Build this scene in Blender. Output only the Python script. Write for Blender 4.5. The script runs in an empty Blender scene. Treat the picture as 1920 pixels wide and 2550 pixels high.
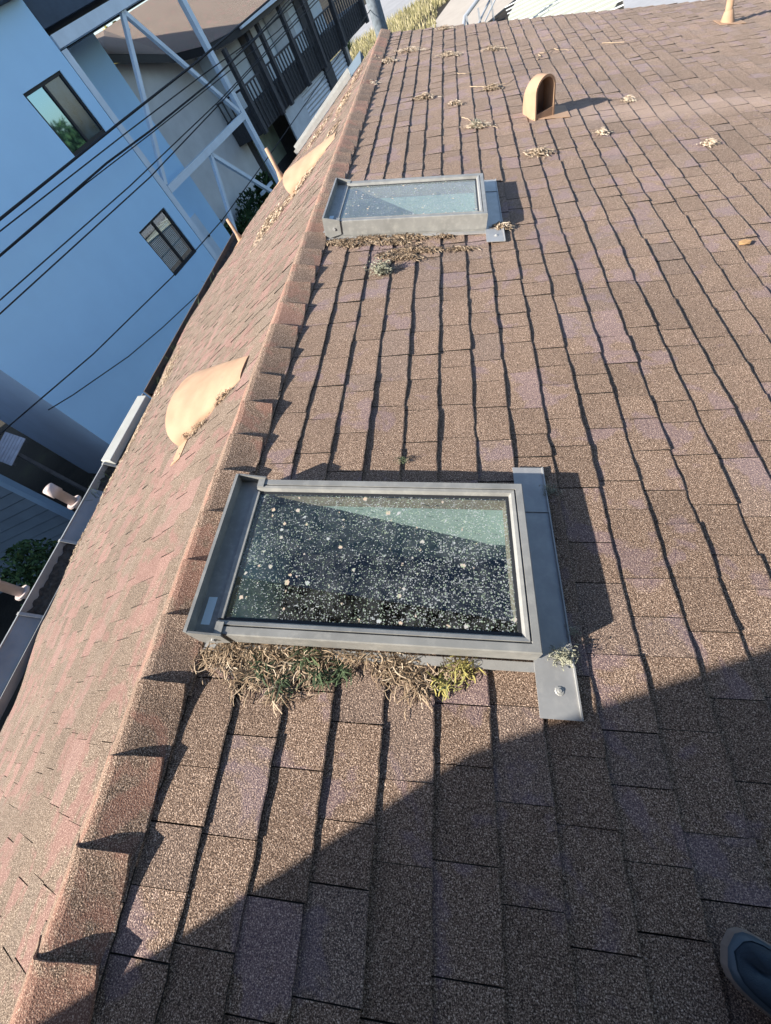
import bpy, math, random
from mathutils import Matrix, Vector, noise
random.seed(7)
R = math.radians
scene = bpy.context.scene
col = scene.collection
# ------------------------------------------------------------------ frames
PITCH = 0.337398019
CP, SP = math.cos(PITCH), math.sin(PITCH)
TH = 0.281756361
CAM = Vector((1.170465731552, 0.0, 0.897841677436))
U = Vector((math.sin(TH), math.cos(TH), 0)); NF = Vector((math.cos(TH), -math.sin(TH), 0))
ZG = -4.6                                    # street level below the ridge
Y0, Y1 = -1.19, 8.62                         # the roof along its ridge
SE = 3.75                                    # eave of the left slope
EXP = 0.1429                                 # shingle exposure
SAG = [(-1.3,-.22),(0.1,-.16),(0.9,-.06),(1.7,-.012),(2.8,.006),(3.8,.028),(4.6,.064),(5.4,.09),(6.6,.055),(7.8,.005),(8.7,0.0)]   # the old eave sags and heaves
def und_r(s, y):
    return 0.012*noise.noise(Vector((s*0.9, y*0.55, 3.1))) + 0.004*noise.noise(Vector((s*2.3, y*1.7, 8.2)))
def und_l(s, y):
    w = max(0.0, min(1.0, s/SE))
    for (ya, za), (yb, zb) in zip(SAG, SAG[1:]):
        if y <= yb: break
    f = max(0.0, min(1.0, (y-ya)/(yb-ya))); f = f*f*(3-2*f)
    return w*w*(za+(zb-za)*f) + w*0.006*noise.noise(Vector((s*0.5, y*0.4, 13.1)))
def Rp(s, y, h=0.0, und=True):
    h += und_r(s, y) if und else 0
    return Vector((s*CP + h*SP, y, -s*SP + h*CP))
def Lp(s, y, h=0.0, und=True):
    h += und_l(s, y) if und else 0
    return Vector((-s*CP - h*SP, y, -s*SP + h*CP))
def Fp(u, D, z):                             # the street-front frame of the buildings on the left; z counts from the eye
    return Vector((CAM.x, CAM.y, CAM.z)) - D*NF + u*U + Vector((0, 0, z))
ZGR = ZG - CAM.z

# ------------------------------------------------------------------ object helpers
def wmat(o):
    m = o.matrix_basis.copy()
    while o.parent:
        o = o.parent; m = o.matrix_basis @ m
    return m
def tag(o, label=None, cat=None, group=None, kind=None):
    if label: o['label'] = label
    if cat: o['category'] = cat
    if group: o['group'] = group
    if kind: o['kind'] = kind
    return o
def thing(name, loc, label, cat, group=None, rot=None, basis=None):
    o = bpy.data.objects.new(name, None); col.objects.link(o)
    if basis is not None:
        o.matrix_basis = Matrix.Translation(loc) @ basis.to_4x4()
    else:
        o.location = loc
        if rot: o.rotation_euler = rot
        o.matrix_basis = Matrix.LocRotScale(Vector(loc), o.rotation_euler, None)
    o.empty_display_size = 0.1
    return tag(o, label, cat, group)
BASIS_F = Matrix((U, -NF, Vector((0, 0, 1)))).transposed()
BASIS_R = Matrix(((CP, 0, SP), (0, 1, 0), (-SP, 0, CP)))          # columns: down-slope, along ridge, normal
BASIS_L = Matrix(((-CP, 0, -SP), (0, -1, 0), (-SP, 0, CP)))
class MB:
    def __init__(self): self.v = []; self.f = []; self.t = []; self.tone = 0.5; self.smooth = False
    def pt(self, p): self.v.append(Vector(p)); self.t.append(self.tone); return len(self.v)-1
    def poly(self, pts): self.f.append([self.pt(p) for p in pts])
    def hexa(self, b, t):                    # bottom ring, top ring (4 points each)
        i = [self.pt(p) for p in b] + [self.pt(p) for p in t]
        for q in ((3,2,1,0),(4,5,6,7),(0,1,5,4),(1,2,6,5),(2,3,7,6),(3,0,4,7)): self.f.append([i[k] for k in q])
        return self
    def box(self, fn, a, b):                 # axis box in the frame fn(x,y,z)
        (x0,y0,z0),(x1,y1,z1) = a, b
        return self.hexa([fn(x0,y0,z0),fn(x1,y0,z0),fn(x1,y1,z0),fn(x0,y1,z0)],[fn(x0,y0,z1),fn(x1,y0,z1),fn(x1,y1,z1),fn(x0,y1,z1)])
    def prism(self, pts, off):               # polygon swept by a vector
        n = len(pts); off = Vector(off)
        a = [self.pt(p) for p in pts]; b = [self.pt(Vector(p)+off) for p in pts]
        self.f.append(a[::-1]); self.f.append(b)
        for k in range(n): self.f.append([a[k], a[(k+1)%n], b[(k+1)%n], b[k]])
        return self
    def rings(self, rings, close=True, caps=True):
        ids = [[self.pt(p) for p in r] for r in rings]
        n = len(rings[0])
        for r0, r1 in zip(ids, ids[1:]):
            for k in range(n if close else n-1):
                self.f.append([r0[k], r0[(k+1)%n], r1[(k+1)%n], r1[k]])
        if caps and close: self.f.append(ids[0][::-1]); self.f.append(ids[-1])
        return self
    def tube(self, path, r, n=10, caps=True):
        path = [Vector(p) for p in path]; rs = r if isinstance(r, (list, tuple)) else [r]*len(path)
        out = []
        for i, p in enumerate(path):
            d = (path[min(i+1, len(path)-1)] - path[max(i-1, 0)])
            d = d.normalized() if d.length > 1e-9 else Vector((0,0,1))
            a = d.orthogonal().normalized()
            if i: a = (pa - d*pa.dot(d)).normalized()
            pa = a; b = d.cross(a)
            out.append([p + (a*math.cos(2*math.pi*k/n) + b*math.sin(2*math.pi*k/n))*rs[i] for k in range(n)])
        return self.rings(out, True, caps)
    def bar(self, p, q, w, d, up):           # rectangular bar from p to q
        p, q, up = Vector(p), Vector(q), Vector(up)
        x = (q-p).normalized(); y = (up - x*up.dot(x)).normalized(); z = x.cross(y)
        c = [(-1,-1),(1,-1),(1,1),(-1,1)]
        return self.hexa([p + y*a*w/2 + z*b*d/2 for a, b in c], [q + y*a*w/2 + z*b*d/2 for a, b in c])
    def build(self, name, m, parent=None, kind=None, bevel=0):
        me = bpy.data.meshes.new(name)
        inv = wmat(parent).inverted() if parent else Matrix.Identity(4)
        me.from_pydata([tuple(inv @ v) for v in self.v], [], self.f)
        at = me.attributes.new('tone', 'FLOAT', 'POINT'); at.data.foreach_set('value', self.t)
        if self.smooth: me.polygons.foreach_set('use_smooth', [True]*len(me.polygons))
        me.materials.append(m); me.update()
        o = bpy.data.objects.new(name, me); col.objects.link(o)
        if parent: o.parent = parent
        if kind: o['kind'] = kind
        if bevel:
            b = o.modifiers.new('bevel', 'BEVEL'); b.width = bevel; b.segments = 2; b.limit_method = 'ANGLE'
        return o
def copy_tree(o, parent=None):
    c = o.copy(); col.objects.link(c)
    if parent: c.parent = parent
    for ch in list(o.children): copy_tree(ch, c)
    return c
# ------------------------------------------------------------------ materials
class N:
    def __init__(self, name):
        self.m = bpy.data.materials.new(name); self.m.use_nodes = True
        self.t = self.m.node_tree; self.b = self.t.nodes['Principled BSDF']; self.out = self.t.nodes['Material Output']
        self.co = self.add('ShaderNodeTexCoord').outputs['Object']
    def add(self, typ, **kw):
        n = self.t.nodes.new(typ)
        for k, v in kw.items(): setattr(n, k, v)
        return n
    def link(self, a, b): self.t.links.new(a, b)
    def noise(self, scale, detail=3, rough=0.55, vec=None, dist=0.0):
        n = self.add('ShaderNodeTexNoise'); n.inputs['Scale'].default_value = scale; n.inputs['Detail'].default_value = detail
        n.inputs['Roughness'].default_value = rough; n.inputs['Distortion'].default_value = dist
        self.link(vec or self.co, n.inputs['Vector']); return n.outputs['Fac']
    def scaled(self, sx, sy, sz):
        n = self.add('ShaderNodeMapping'); n.inputs['Scale'].default_value = (sx, sy, sz); self.link(self.co, n.inputs['Vector']); return n.outputs['Vector']
    def ramp(self, fac, stops):
        n = self.add('ShaderNodeValToRGB'); e = n.color_ramp.elements
        while len(e) < len(stops): e.new(0.5)
        for el, (p, c) in zip(e, stops):
            el.position = p; el.color = (*c, 1) if len(c) == 3 else c
        self.link(fac, n.inputs['Fac']); return n.outputs['Color']
    def step(self, fac, lo, hi):
        n = self.add('ShaderNodeMapRange'); n.inputs['From Min'].default_value = lo; n.inputs['From Max'].default_value = hi
        self.link(fac, n.inputs['Value']); return n.outputs['Result']
    def mix(self, fac, a, b, mode='MIX'):
        n = self.add('ShaderNodeMix', data_type='RGBA', blend_type=mode)
        for s, v in ((n.inputs[0], fac), (n.inputs[6], a), (n.inputs[7], b)):
            if hasattr(v, 'default_value'): self.link(v, s)
            elif isinstance(v, (int, float)): s.default_value = v
            else: s.default_value = (*v, 1)
        return n.outputs[2]
    def math(self, op, a, b=0.5):
        n = self.add('ShaderNodeMath', operation=op)
        for s, v in ((n.inputs[0], a), (n.inputs[1], b)):
            if isinstance(v, (int, float)): s.default_value = v
            else: self.link(v, s)
        return n.outputs[0]
    def attr(self, name):
        n = self.add('ShaderNodeAttribute'); n.attribute_name = name; return n.outputs['Fac']
    def bump(self, h, strength, dist):
        n = self.add('ShaderNodeBump'); n.inputs['Strength'].default_value = strength; n.inputs['Distance'].default_value = dist
        self.link(h, n.inputs['Height']); self.link(n.outputs['Normal'], self.b.inputs['Normal'])
    def fin(self, color, rough=0.7, metal=0.0, spec=None):
        if hasattr(color, 'default_value'): self.link(color, self.b.inputs['Base Color'])
        else: self.b.inputs['Base Color'].default_value = (*color, 1)
        self.b.inputs['Roughness'].default_value = rough; self.b.inputs['Metallic'].default_value = metal
        if spec is not None: self.b.inputs['Specular IOR Level'].default_value = spec
        return self.m
def paint(name, c, rough=0.6, var=0.12, scale=3.0, metal=0.0, bump=0.0, bscale=60, spec=0.3, dirt=None):
    n = N(name)
    f = n.noise(scale, 4, 0.6)
    lo = tuple(x*(1-var) for x in c); hi = tuple(min(1, x*(1+var)) for x in c)
    k = n.ramp(f, [(0.3, lo), (0.7, hi)])
    if dirt:
        k = n.mix(n.math('MULTIPLY', n.step(n.noise(scale*4, 5, 0.7), 0.5, 0.75), 0.6), k, dirt)
    if bump: n.bump(n.noise(bscale, 3), bump, 0.004)
    return n.fin(k, rough, metal, spec)
def shingle(name, blend, side, lo=0.55):
    n = N(name)
    g = n.noise(330, 2, 0.75)
    tone = n.attr('tone')
    c = n.ramp(g, [(0.33, (0.022, 0.014, 0.011)), (0.46, (0.128, 0.083, 0.060)), (0.57, (0.305, 0.208, 0.152)), (0.68, (0.80, 0.62, 0.49))])
    blot = n.noise(5.5, 4, 0.6, dist=0.4)
    pick = n.math('ADD', n.math('MULTIPLY', blot, 0.86), n.math('MULTIPLY', tone, 0.14))
    c = n.mix(n.math('MULTIPLY', n.step(pick, lo, lo+0.05), 0.60 if side <= 0 else 0.42), c, n.mix(0.6, c, blend), 'MIX')
    tint = n.math('FRACT', n.math('MULTIPLY', tone, 7.31))
    c = n.mix(n.math('MULTIPLY', n.step(tint, 0.84, 0.86), 0.13), c, n.mix(0.7, c, (0.14, 0.155, 0.20) if side > 0 else (0.30, 0.24, 0.21)))
    wide = n.noise(0.9, 3, 0.5)
    if side > 0:                                   # paler run-off streak washed down-slope from the hooded vent
        sx = n.add('ShaderNodeSeparateXYZ'); n.link(n.co, sx.inputs[0])
        d = n.math('ABSOLUTE', n.math('SUBTRACT', n.math('ADD', sx.outputs['Y'], n.math('MULTIPLY', wide, 0.5)), 4.98))
        st = n.math('MULTIPLY', n.math('SUBTRACT', 1.0, n.step(d, 0.05, 0.30)), n.step(sx.outputs['X'], 1.6, 2.1))
        c = n.mix(n.math('MULTIPLY', st, 0.38), c, (0.47, 0.345, 0.28))
    sh = n.math('ADD', n.math('MULTIPLY', tone, 0.26), n.math('MULTIPLY', wide, 0.34))
    sh = n.math('ADD', sh, 0.71)
    cc = n.add('ShaderNodeCombineColor')
    for k in range(3): n.link(sh, cc.inputs[k])
    c = n.mix(1.0, c, cc.outputs[0], 'MULTIPLY')
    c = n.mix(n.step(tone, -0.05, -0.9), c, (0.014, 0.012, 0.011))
    if side < 0: c = n.mix(1.0, c, (0.78, 0.84, 0.86), 'MULTIPLY')
    n.bump(n.noise(260, 2, 0.7), 0.85, 0.004)
    n.b.inputs['Sheen Weight'].default_value = 0.05; n.b.inputs['Sheen Roughness'].default_value = 0.6; n.b.inputs['Sheen Tint'].default_value = (1, .92, .84, 1)
    return n.fin(c, 0.95, 0, 0.15)
M = {}
M['shingle_r'] = shingle('shingle_brown', (0.23, 0.165, 0.235), 1)
M['shingle_l'] = shingle('shingle_rose', (0.37, 0.155, 0.145), -1, 0.515)
M['cap'] = shingle('shingle_cap', (0.33, 0.145, 0.11), 0, 0.50)
M['deck'] = paint('felt', (0.03, 0.028, 0.026), 0.95)
M['grey_metal'] = paint('skylight_grey_metal', (0.27, 0.27, 0.26), 0.45, 0.17, 7, 0.15, spec=0.4, dirt=(0.40, 0.39, 0.36))
M['flash_metal'] = paint('flashing_metal', (0.36, 0.36, 0.36), 0.42, 0.12, 8, 0.25, spec=0.4, dirt=(0.44, 0.43, 0.41))
M['dark_seal'] = paint('seal', (0.03, 0.032, 0.036), 0.5)
M['wood'] = paint('lining_wood', (0.30, 0.24, 0.17), 0.7, 0.2, 12)
M['shaft'] = paint('shaft_plaster', (0.40, 0.48, 0.42), 0.8, 0.05, 5, bump=0.2)
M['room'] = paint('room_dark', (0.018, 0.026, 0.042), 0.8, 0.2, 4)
M['sticker'] = paint('sticker', (0.62, 0.74, 0.82), 0.5, 0.05)
M['tan'] = paint('tan_vent_paint', (0.40, 0.26, 0.17), 0.75, 0.16, 7, spec=0.15, dirt=(0.27, 0.20, 0.15))
M['tan_dark'] = paint('tan_vent_inside', (0.30, 0.24, 0.21), 0.8)
M['white_metal'] = paint('white_metal', (0.31, 0.31, 0.30), 0.4, 0.10, 5, 0.1, spec=0.4, dirt=(0.45, 0.44, 0.40))
M['white_paint'] = paint('white_paint', (0.46, 0.46, 0.42), 0.5, 0.1, 4, dirt=(0.40, 0.39, 0.33))
M['gutter'] = paint('gutter_metal', (0.23, 0.25, 0.27), 0.5, 0.16, 5, 0.1, spec=0.4, dirt=(0.25, 0.23, 0.2))
M['soil'] = paint('gutter_muck', (0.05, 0.043, 0.036), 0.95, 0.5, 18, bump=0.8, bscale=90)
M['flue'] = paint('flue_pipe_paint', (0.50, 0.41, 0.38), 0.55, 0.16, 9, spec=0.3, dirt=(0.24, 0.2, 0.2))
M['fascia'] = paint('fascia_brown', (0.09, 0.07, 0.06), 0.8, 0.3, 8)
M['facade'] = paint('facade_blue_shade', (0.46, 0.73, 0.98), 0.85, 0.03, 1.2, bump=0.15, bscale=150, spec=0.1)  # white wall; the blue of its sky-lit shade is put into the colour
M['facade_side'] = paint('facade_side_shade', (0.42, 0.54, 0.66), 0.85, 0.06, 1.5, bump=0.15, bscale=150, spec=0.1)  # same white wall, deeper shade put into a darker colour
M['steel'] = paint('steel_paint', (0.62, 0.72, 0.80), 0.5, 0.08, 3, spec=0.3)
M['navy'] = paint('navy_panel', (0.05, 0.075, 0.11), 0.7, 0.2, 3)
M['black'] = paint('black_metal', (0.018, 0.02, 0.024), 0.5, 0.2, 3)
M['stucco'] = paint('grey_stucco', (0.66, 0.69, 0.70), 0.95, 0.09, 1.5, bump=0.8, bscale=35, spec=0.1)
M['balcony_wall'] = paint('balcony_wall_paint', (0.78, 0.86, 0.90), 0.85, 0.05, 2)
M['dark_wood'] = paint('dark_wood', (0.075, 0.075, 0.08), 0.75, 0.25, 10)
M['grey_panel'] = paint('grey_panel', (0.56, 0.60, 0.63), 0.7, 0.12, 1.8)
M['corrugated'] = paint('corrugated_metal', (0.58, 0.61, 0.64), 0.5, 0.08, 4, 0.2)
M['far_roof'] = shingle('shingle_far', (0.36, 0.15, 0.135), -1)
M['curtain'] = paint('curtain', (0.40, 0.47, 0.36), 0.8, 0.25, 3, dirt=(0.4, 0.22, 0.17))
M['siding'] = paint('slate_siding', (0.10, 0.135, 0.17), 0.8, 0.10, 3)
M['siding_trim'] = paint('slate_trim', (0.17, 0.26, 0.36), 0.75, 0.06, 3)
M['awning'] = paint('awning_sheet', (0.33, 0.35, 0.40), 0.6, 0.25, 6, dirt=(0.2, 0.13, 0.14))
M['pale_boards'] = paint('pale_boards', (0.35, 0.36, 0.295), 0.75, 0.06, 1.5)
M['pale_roof'] = paint('pale_felt_roof', (0.27, 0.275, 0.29), 0.85, 0.10, 4, bump=0.5, bscale=20)
M['rail_metal'] = paint('galvanised_rail', (0.42, 0.44, 0.46), 0.45, 0.1, 6, 0.4)
M['pole'] = paint('pole_wood', (0.17, 0.20, 0.23), 0.85, 0.3, 9, bump=0.5, bscale=40)
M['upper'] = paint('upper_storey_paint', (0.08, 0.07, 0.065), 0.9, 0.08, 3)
M['cable'] = paint('cable_black', (0.012, 0.014, 0.018), 0.6, 0.1)
M['lichen'] = paint('lichen', (0.30, 0.30, 0.23), 0.95, 0.35, 50, dirt=(0.17, 0.16, 0.11))
M['lichen_dark'] = paint('moss', (0.09, 0.12, 0.07), 0.95, 0.4, 50)
M['leaf_orange'] = paint('dry_leaf_orange', (0.46, 0.27, 0.12), 0.7, 0.2, 60)
M['sole'] = paint('shoe_sole', (0.20, 0.165, 0.145), 0.8, 0.15, 30)
M['shoe'] = paint('shoe_canvas', (0.016, 0.030, 0.046), 0.7, 0.15, 40, bump=0.3, bscale=500, spec=0.4)
M['shoe_cap'] = paint('shoe_toe_cap', (0.04, 0.065, 0.09), 0.55, 0.1, 30, spec=0.5)
M['trouser'] = paint('trouser_cloth', (0.02, 0.022, 0.03), 0.9, 0.15, 60, bump=0.5, bscale=300)
def tonemat(name, stops, rough=0.85):
    n = N(name); c = n.ramp(n.attr('tone'), stops); return n.fin(c, rough, 0, 0.2)
M['straw'] = tonemat('dry_litter', [(0.0, (0.07, 0.045, 0.03)), (0.35, (0.24, 0.17, 0.11)), (0.75, (0.48, 0.37, 0.26)), (1.0, (0.66, 0.55, 0.42))])
M['weed'] = tonemat('weed_blades', [(0.0, (0.03, 0.05, 0.03)), (0.6, (0.10, 0.14, 0.07)), (1.0, (0.42, 0.36, 0.12))])
M['leaves'] = tonemat('leaves_green', [(0.0, (0.014, 0.03, 0.014)), (0.6, (0.04, 0.08, 0.03)), (1.0, (0.10, 0.15, 0.05))])
M['leaves_gold'] = tonemat('leaves_gold', [(0.0, (0.10, 0.10, 0.03)), (0.6, (0.34, 0.30, 0.09)), (1.0, (0.62, 0.55, 0.25))])
M['lawn'] = tonemat('lawn_blades', [(0.0, (0.12, 0.12, 0.05)), (0.5, (0.30, 0.265, 0.13)), (1.0, (0.46, 0.40, 0.26))])
M['bark'] = paint('bark', (0.10, 0.08, 0.06), 0.9, 0.3, 20)
def ground_mat():
    n = N('ground_earth')
    f = n.noise(0.25, 5, 0.6); c = n.ramp(f, [(0.35, (0.018, 0.016, 0.014)), (0.6, (0.04, 0.036, 0.028)), (0.75, (0.06, 0.065, 0.035))])
    n.bump(n.noise(8, 4), 0.5, 0.05); return n.fin(c, 0.95, 0, 0.1)
M['ground'] = ground_mat()
M['street'] = paint('street_concrete', (0.25, 0.25, 0.255), 0.9, 0.1, 0.6)
M['path'] = paint('path_concrete', (0.33, 0.295, 0.255), 0.9, 0.08, 0.8)
def glass_mat(name, speck, refl):
    n = N(name); t = n.t
    t.nodes.remove(n.b)
    tr = n.add('ShaderNodeBsdfTransparent'); tr.inputs['Color'].default_value = (0.80, 0.88, 0.90, 1)
    gl = n.add('ShaderNodeBsdfGlossy'); gl.inputs['Roughness'].default_value = 0.02; gl.inputs['Color'].default_value = (0.9, 0.95, 1, 1)
    lw = n.add('ShaderNodeLayerWeight'); fac = n.math('ADD', n.math('MULTIPLY', n.math('POWER', lw.outputs['Facing'], 4.0), 0.9), refl)
    mx = n.add('ShaderNodeMixShader'); n.link(fac, mx.inputs[0]); n.link(tr.outputs[0], mx.inputs[1]); n.link(gl.outputs[0], mx.inputs[2])
    res = mx.outputs[0]
    if speck:
        v = n.add('ShaderNodeTexVoronoi'); v.inputs['Scale'].default_value = 210; v.inputs['Randomness'].default_value = 1.0; n.link(n.co, v.inputs['Vector'])
        dens = n.noise(7, 4, 0.6)
        sep = n.add('ShaderNodeSeparateXYZ'); n.link(n.co, sep.inputs[0])
        grad = n.math('ADD', n.math('MULTIPLY', sep.outputs['X'], 0.10), 0.145)        # more grime towards the foot of the pane
        thr = n.math('ADD', grad, n.math('MULTIPLY', dens, 0.62))
        cellr = n.add('ShaderNodeSeparateColor'); n.link(v.outputs['Color'], cellr.inputs[0])
        size = n.math('MULTIPLY', thr, n.math('ADD', n.math('MULTIPLY', cellr.outputs[0], 1.1), 0.15))
        m1 = n.math('MULTIPLY', n.math('ADD', n.math('MULTIPLY', cellr.outputs[1], 0.6), 0.35), n.step(n.math('SUBTRACT', size, n.math('ADD', v.outputs['Distance'], n.math('MULTIPLY', n.noise(420, 2), 0.25))), -0.14, 0.0))
        v2 = n.add('ShaderNodeTexVoronoi'); v2.inputs['Scale'].default_value = 38; n.link(n.co, v2.inputs['Vector'])
        c2 = n.add('ShaderNodeSeparateColor'); n.link(v2.outputs['Color'], c2.inputs[0])
        wob = n.math('MULTIPLY', n.noise(110, 3, 0.7), 0.75)
        big = n.math('SUBTRACT', n.math('MULTIPLY', n.step(c2.outputs[1], 0.62, 1.0), 0.38), n.math('ADD', v2.outputs['Distance'], n.math('SUBTRACT', wob, 0.31)))
        m2 = n.step(big, 0.0, 0.05)
        film = n.math('ADD', n.math('MULTIPLY', n.step(n.noise(14, 6, 0.75, dist=0.6), 0.40, 0.85), 0.18), n.math('MULTIPLY', n.math('POWER', lw.outputs['Facing'], 3.0), 0.65))
        msk = n.math('MAXIMUM', n.math('MAXIMUM', m1, m2), film)
        dcol = n.mix(n.math('MULTIPLY', m2, n.step(c2.outputs[2], 0.05, 0.3)), (0.46, 0.49, 0.50), (0.60, 0.47, 0.36))
        dcol = n.mix(n.math('MULTIPLY', n.step(cellr.outputs[2], 0.72, 0.8), 0.7), dcol, (0.30, 0.40, 0.26))
        df = n.add('ShaderNodeBsdfDiffuse'); n.link(dcol, df.inputs['Color'])
        m3 = n.add('ShaderNodeMixShader'); n.link(msk, m3.inputs[0]); n.link(res, m3.inputs[1]); n.link(df.outputs[0], m3.inputs[2]); res = m3.outputs[0]
    n.link(res, n.out.inputs['Surface']); return n.m
M['glass'] = glass_mat('skylight_glass', True, 0.07)
M['pane'] = glass_mat('window_glass', False, 0.16)
def mirror_pane():
    n = N('window_dark_glass'); n.b.inputs['Base Color'].default_value = (0.015, 0.02, 0.025, 1)
    n.b.inputs['Roughness'].default_value = 0.03; n.b.inputs['Specular IOR Level'].default_value = 1.0; n.b.inputs['IOR'].default_value = 2.4
    n.b.inputs['Specular Tint'].default_value = (.5, .8, 1, 1); return n.m  # cyan of the mirrored sky put into the specular tint
M['mirror'] = mirror_pane()
M['mirror_tree_dark'] = paint('window_tree_reflection', (0.02, 0.04, 0.06), 0.12, 0.6, 5, spec=0.9)  # dark reflection of trees put into this pane's colour

# ------------------------------------------------------------------ setting: ground, street, path
g = MB(); g.poly([(-300,-200,ZG),(300,-200,ZG),(300,600,ZG),(-300,600,ZG)]); g.build('ground', M['ground'], kind='structure')
s_ = MB(); s_.prism([(-60,58,ZG+0.01),(60,49,ZG+0.01),(60,75,ZG+0.01),(-60,86,ZG+0.01)], (0,0,0.03)); s_.build('street', M['street'], kind='structure')
p_ = MB(); p_.prism([(-3.2,36,ZG+0.01),(1.6,34,ZG+0.01),(14,45,ZG+0.01),(14,49.5,ZG+0.01),(0.6,49.6,ZG+0.01)], (0,0,0.05)); p_.build('path', M['path'], kind='structure')

# ------------------------------------------------------------------ the roof we stand on
house = thing('house', (0,0,ZG), 'long house seen from its own brown shingled gable roof', 'house')
HOLES = [((0.6215, 0.5475), 0.47, 0.255), ((0.6175, 3.083), 0.47, 0.27)]       # centre (s, y), half length, half width
def in_hole(s, y): return any(abs(s-c[0]) < a and abs(y-c[1]) < b for c, a, b in HOLES)
def slope(P, s_first, s_last, holes, tabw, nsub, thick, seed, gap=0.003, wav=0.004, worn=0.0):
    rnd = random.Random(seed); mb = MB()
    n = 0; s = s_first
    while s < s_last + 1e-6:
        y = Y0 - tabw*((n % 2)*0.5 + rnd.uniform(-0.12, 0.12) + (0.23 if n % 3 == 0 else 0))
        top = max(0.0, s-EXP)
        crs = rnd.uniform(-0.003, 0.003)
        while y < Y1:
            w = tabw*rnd.choice((0.55, 0.65, 0.75, 0.85, 0.9, 1.0, 1.15))*rnd.uniform(0.96, 1.04)
            ya, yb = max(y, Y0), min(y+w-gap*rnd.uniform(0.5, 1.35)*(1+worn*max(0, min(1, (y-.4)/1.8))), Y1 + rnd.uniform(-0.006, 0.008))
            y += w
            if yb - ya < 0.03: continue
            mb.tone = min(1, max(0, rnd.gauss(0.5, 0.25)))
            ca, cb = rnd.uniform(-0.003, 0.003)+crs, rnd.uniform(-0.003, 0.003)+crs
            ha, hb = thick*rnd.uniform(0.7, 1.35), thick*rnd.uniform(0.7, 1.35)
            k = max(2, int(nsub*(yb-ya)/tabw))
            rows = []
            for i in range(k+1):
                f = i/k; yy = ya+(yb-ya)*f
                sb = s + ca+(cb-ca)*f + wav*noise.noise(Vector((s*9, yy*22, seed))) + rnd.uniform(-0.0012, 0.0012)
                hh = ha+(hb-ha)*f + (0.0011 if worn > 3 else 0.0026)*noise.noise(Vector((s*7, yy*9, seed+4.0)))
                hh = max(0.0035, hh)
                st = top-0.006
                rows.append((yy, [(st, 0.0008), (st+(sb-st)*0.5, 0.0008+(hh-0.0008)*0.45), (sb-0.004, hh), (sb, hh-0.0012)], sb))
            ids = [[mb.pt(P(a, yy, b)) for a, b in pr] for yy, pr, sb in rows]
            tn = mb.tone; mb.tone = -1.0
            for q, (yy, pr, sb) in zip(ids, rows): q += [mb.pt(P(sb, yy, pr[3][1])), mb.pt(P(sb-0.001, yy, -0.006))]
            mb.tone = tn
            for i in range(k):
                ym = (rows[i][0]+rows[i+1][0])/2
                for j in range(4):
                    sm = (rows[i][1][j][0] + (rows[i][1][j+1][0] if j < 3 else rows[i][2]))/2
                    if holes and in_hole(sm, ym): continue
                    o_ = 1 if j == 3 else 0
                    mb.f.append([ids[i][j+o_], ids[i][j+1+o_], ids[i+1][j+1+o_], ids[i+1][j+o_]])
            for e in (0, k):                                       # closed tab ends
                yy, pr, sb = rows[e]
                if holes and in_hole(s-EXP/2, yy): continue
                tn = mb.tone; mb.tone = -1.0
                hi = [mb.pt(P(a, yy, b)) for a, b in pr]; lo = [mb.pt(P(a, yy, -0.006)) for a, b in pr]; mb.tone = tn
                for j in range(3): mb.f.append([hi[j], hi[j+1], lo[j+1], lo[j]])
        s += EXP; n += 1
    return mb
S1 = 0.840411 - 5*EXP
slope(Rp, S1, 6.6, True, 0.215, 9, 0.0102, 1.0, 0.0027, 0.004, 0.8).build('roof_slope', M['shingle_r'], house)
slope(Lp, 0.13, SE, False, 0.215, 5, 0.0078, 2.0, 0.0020, 0.004, 4.0).build('roof_slope', M['shingle_l'], house)
# roof deck with the two skylight openings, and the left deck
dk = MB(); dz = 0.013
def deck_cell(P, s0, s1, y0, y1, n=6):
    for i in range(n):
        for j in range(n):
            a, b = s0+(s1-s0)*i/n, s0+(s1-s0)*(i+1)/n; c, d = y0+(y1-y0)*j/n, y0+(y1-y0)*(j+1)/n
            dk.poly([P(a,c,-dz), P(b,c,-dz), P(b,d,-dz), P(a,d,-dz)])
ys = [Y0] + [v for c, a, b in HOLES for v in (c[1]-b, c[1]+b)] + [Y1-0.02]
for k in range(len(ys)-1):
    if k % 2 == 0: deck_cell(Rp, 0, 6.6, ys[k], ys[k+1], 8)
    else: deck_cell(Rp, 0, 0.15, ys[k], ys[k+1], 2); deck_cell(Rp, 1.09, 6.6, ys[k], ys[k+1], 6)
deck_cell(Lp, 0, SE-0.02, Y0, Y1-0.02, 32)
dk.build('roof_deck', M['deck'], house)
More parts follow.
